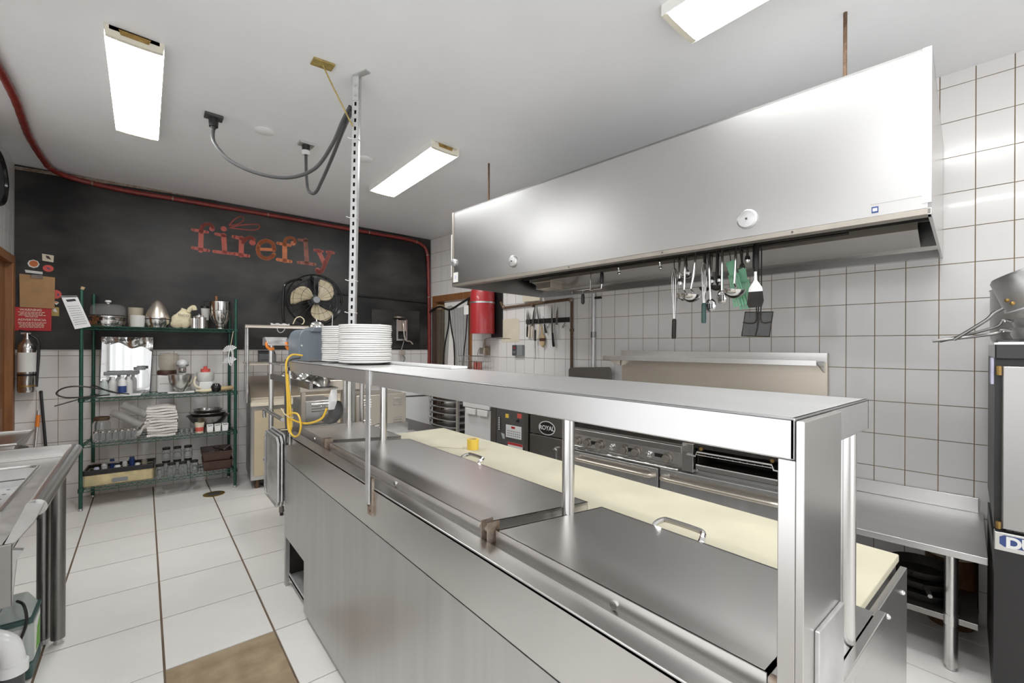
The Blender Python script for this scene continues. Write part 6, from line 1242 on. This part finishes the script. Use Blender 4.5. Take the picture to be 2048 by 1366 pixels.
# ================================================================== SINKS BY THE SIDE WALL
SX1 = -.335
t = thing('sink', 'stainless sink bench with rolled rim and perforated tray', 'sink', 'W', (-.66, 3.2, 0))
SZT = .90; Y0, Y1 = 2.33, 4.0
BX0, BX1, BY0, BY1 = -.93, -.46, 2.72, 3.72       # bowl opening
deck = M().box(-.985, BX0, Y0, Y1, SZT - .012, SZT).box(BX1, SX1 - .02, Y0, Y1, SZT - .012, SZT).box(BX0, BX1, Y0, BY0, SZT - .012, SZT).box(BX0, BX1, BY1, Y1, SZT - .012, SZT)
part(t, 'deck', deck, 'steel_panel')
part(t, 'front_apron', M().box(SX1 - .040, SX1 - .030, Y0 + .33, Y1, SZT - .04, SZT + .02), 'steel')
part(t, 'rolled_rim', M().tube([(SX1 - .006, Y0 + .33, SZT + .028), (SX1 - .004, Y1 - .01, SZT + .028)], .034, 20), 'steel')
part(t, 'rim_end', M().prism([(SX1 - .04, Y0 + .33, SZT + .03), (SX1 - .03, Y0 + .33, SZT + .052), (SX1 - .006, Y0 + .33, SZT + .062), (SX1 + .02, Y0 + .33, SZT + .05), (SX1 + .012, Y0 + .16, SZT + .02), (SX1 - .015, Y0, SZT), (SX1 - .04, Y0, SZT)], (0, .004, -.006)), 'steel_panel')
part(t, 'near_lip', M().box(-.985, SX1 - .02, Y0 - .012, Y0, SZT - .22, SZT + .0), 'steel_dark', bev=.004)
part(t, 'side_lip', M().box(SX1 - .045, SX1 - .035, Y0, Y0 + .36, SZT - .05, SZT), 'steel')
part(t, 'end_splash', M().box(-.985, SX1 - .02, Y1 - .02, Y1, SZT, SZT + .065).prism([(-.985, Y1 - .02, SZT + .0), (SX1 - .02, Y1 - .02, SZT), (SX1 - .02, Y1 - .07, SZT - .0), (-.985, Y1 - .07, SZT)], (0, 0, .004)), 'steel', bev=.006)
part(t, 'back_splash', M().box(-.99, -.97, Y0, Y1, SZT, SZT + .2), 'steel')
part(t, 'basin', M().box(BX0, BX0 + .006, BY0, BY1, .66, SZT).box(BX1 - .006, BX1, BY0, BY1, .66, SZT).box(BX0, BX1, BY0, BY0 + .006, .66, SZT).box(BX0, BX1, BY1 - .006, BY1, .66, SZT).box(BX0, BX1, BY0, BY1, .66, .666), 'steel')
rimp = []
for (cx_, cy_, a0) in ((BX1 - .06, BY1 - .06, 0), (BX0 + .06, BY1 - .06, PI / 2), (BX0 + .06, BY0 + .06, PI), (BX1 - .06, BY0 + .06, 1.5 * PI)):
    rimp += [(cx_ + .06 * math.cos(a0 + k * PI / 12), cy_ + .06 * math.sin(a0 + k * PI / 12), SZT + .004) for k in range(7)]
part(t, 'basin_rim', M().tube(rimp, .010, 8, closed=True), 'steel')
tr = part(t, 'perforated_tray', M().box(BX0 + .01, BX1 - .01, BY0 + .02, BY1 - .02, .80, .806).box(BX0 + .01, BX1 - .01, BY1 - .03, BY1 - .02, .80, .835).box(BX0 + .01, BX1 - .01, BY0 + .02, BY0 + .03, .80, .835), 'alum')
for i in range(9):
    for j in range(8): part(tr, 'hole', M().cyl((BX0 + .05 + j * .052, BY0 + .1 + i * .1, .8055), (BX0 + .05 + j * .052, BY0 + .1 + i * .1, .8068), .008, n=8), 'black')
for (x, y) in ((SX1 - .015, 3.38), (SX1 - .075, 3.42), (-.94, Y0 + .1), (-.94, 3.9)):
    lg = part(t, 'leg', M().cyl((x, y, .03), (x, y, SZT - .01), .029 if x > -.36 else .026, n=18), 'steel_dark')
    part(lg, 'foot', M().cyl((x, y, 0), (x, y, .05), .017, n=10), 'alum')
part(t, 'bracket_arm', M().prism([(-.475, 2.86, .47), (-.44, 2.86, .47), (-.425, 2.86, .66), (-.405, 2.86, .70), (-.44, 2.86, .71), (-.475, 2.86, .62)], (0, .03, 0)), 'galvanised')
solo('white_board', 'cream plastic board standing between the sink legs', 'board', M().box(SX1 - .10, SX1 - .03, 3.50, 3.512, .0, .86), 'cream_board', p=(SX1 - .07, 3.5, .0), bev=.003)
t = thing('milk_crate', 'grey lattice-sided plastic crate under the sink', 'crate', 'W', (-.66, 3.0, .1))
part(t, 'crate', M().box(-.85, -.49, 2.90, 2.91, .40, .62).box(-.85, -.49, 3.13, 3.14, .40, .62).box(-.50, -.49, 2.90, 3.14, .40, .46).box(-.50, -.49, 2.90, 3.14, .58, .62).box(-.85, -.49, 2.90, 3.14, .40, .41), 'mid_grey', bev=.003)
for k in range(6):
    y = 2.91 + k * .037; part(t, 'lattice_bar', M().tube([(-.495, y, .46), (-.495, y + .037, .58)], .005, 5), 'mid_grey'); part(t, 'lattice_bar', M().tube([(-.495, y + .037, .46), (-.495, y, .58)], .005, 5), 'mid_grey')
part(t, 'stand_box', M().box(-.85, -.62, 2.90, 3.14, .0, .40), 'dark_grey', bev=.004)
JX0, JX1, JY0, JY1 = -.60, -.405, 3.10, 3.32
t = thing('cleaner_jug', 'milky plastic cleaner jug with green and white label under the sink', 'jug', 'W', (-.5, 3.2, 0))
part(t, 'base', M().box(JX0, JX1, JY0, JY1, .0, .07), 'teal_grip', bev=.012)
part(t, 'body', M().prism([(JX0, JY0, .07), (JX1 - .02, JY0, .07), (JX1, JY0 + .03, .07), (JX1, JY1 - .03, .07), (JX1 - .02, JY1, .07), (JX0, JY1, .07)], (0, 0, .20)), 'milky', bev=.012)
part(t, 'shoulder', M().hexa([(JX0, JY0 + .01, .285), (JX1 - .005, JY0 + .01, .285), (JX1 - .005, JY1 - .01, .285), (JX0, JY1 - .01, .285), (JX0 + .02, JY0 + .06, .36), (JX1 - .04, JY0 + .06, .36), (JX1 - .04, JY1 - .04, .36), (JX0 + .02, JY1 - .04, .36)]), 'milky', bev=.012)
part(t, 'label', M().box(JX1 - .001, JX1 + .0008, JY0 + .035, JY1 - .035, .085, .25), 'paper')
part(t, 'label', M().box(JX0 + .01, JX1 - .03, JY0 - .0008, JY0 + .001, .085, .25), 'paper')
part(t, 'label_patch', M().prism([(JX1 + .001, JY0 + .07, .10), (JX1 + .001, JY1 - .05, .09), (JX1 + .001, JY1 - .05, .23), (JX1 + .001, JY0 + .10, .20)], (.0008, 0, 0)), 'green_label')
for k in range(4): part(t, 'label_line', M().box(JX0 + .03, JX1 - .05 - .01 * (k % 2), JY0 - .0016, JY0 - .0008, .115 + k * .03, .122 + k * .03), 'mid_grey')
part(t, 'band', M().box(JX0 - .002, JX1 + .001, JY0 - .002, JY1 + .002, .268, .285), 'teal_grip')
part(t, 'carry_strap', M().tube(smooth_path([(JX1 - .06, JY0 + .05, .37), (JX1 - .03, JY0 + .0, .36), (JX1 - .02, JY0 - .012, .28), (JX1 - .045, JY0 - .015, .19)]), .006, 6), 'black')
t = thing('drain_pipe', 'white plastic drain elbow under the sink', 'pipe', 'W', (-.45, 2.98, .1))
part(t, 'pipe', M().tube(smooth_path([(-.60, 2.987, .316), (-.56, 2.98, .31), (-.52, 2.97, .30), (-.47, 2.96, .265), (-.452, 2.955, .21), (-.448, 2.955, .16)], 5), .042, 18), 'pvc')
part(t, 'collar', M().cyl((-.448, 2.955, .13), (-.448, 2.955, .175), .05, n=22), 'pvc')
part(t, 'collar', M().tube([(-.585, 2.982, .312), (-.54, 2.972, .305)], .048, 20), 'pvc')
part(t, 'drop_pipe', M().cyl((-.448, 2.955, 0), (-.448, 2.955, .14), .038, n=16), 'dark_grey')
t = thing('hand_sink', 'small stainless hand sink on the side wall near the door', 'sink', 'W', (-.85, 5.1, .85))
part(t, 'rim', M().hexa([(-.99, 4.72, .80), (-.73, 4.72, .80), (-.73, 5.28, .80), (-.99, 5.28, .80), (-.99, 4.66, .885), (-.70, 4.66, .885), (-.70, 5.34, .885), (-.99, 5.34, .885)]), 'steel', bev=.006)
part(t, 'rim_roll', M().tube([(-.99, 4.66, .892), (-.70, 4.66, .892), (-.70, 5.34, .892), (-.99, 5.34, .892)], .010, 8), 'steel')
part(t, 'bowl', M().lathe([(.17, 0), (.15, -.10), (.06, -.17), (.03, -.18)], (-.85, 5.0, .81), 20), 'steel_dark')
part(t, 'bracket', M().box(-.99, -.95, 4.8, 5.2, .6, .80), 'steel_dark')
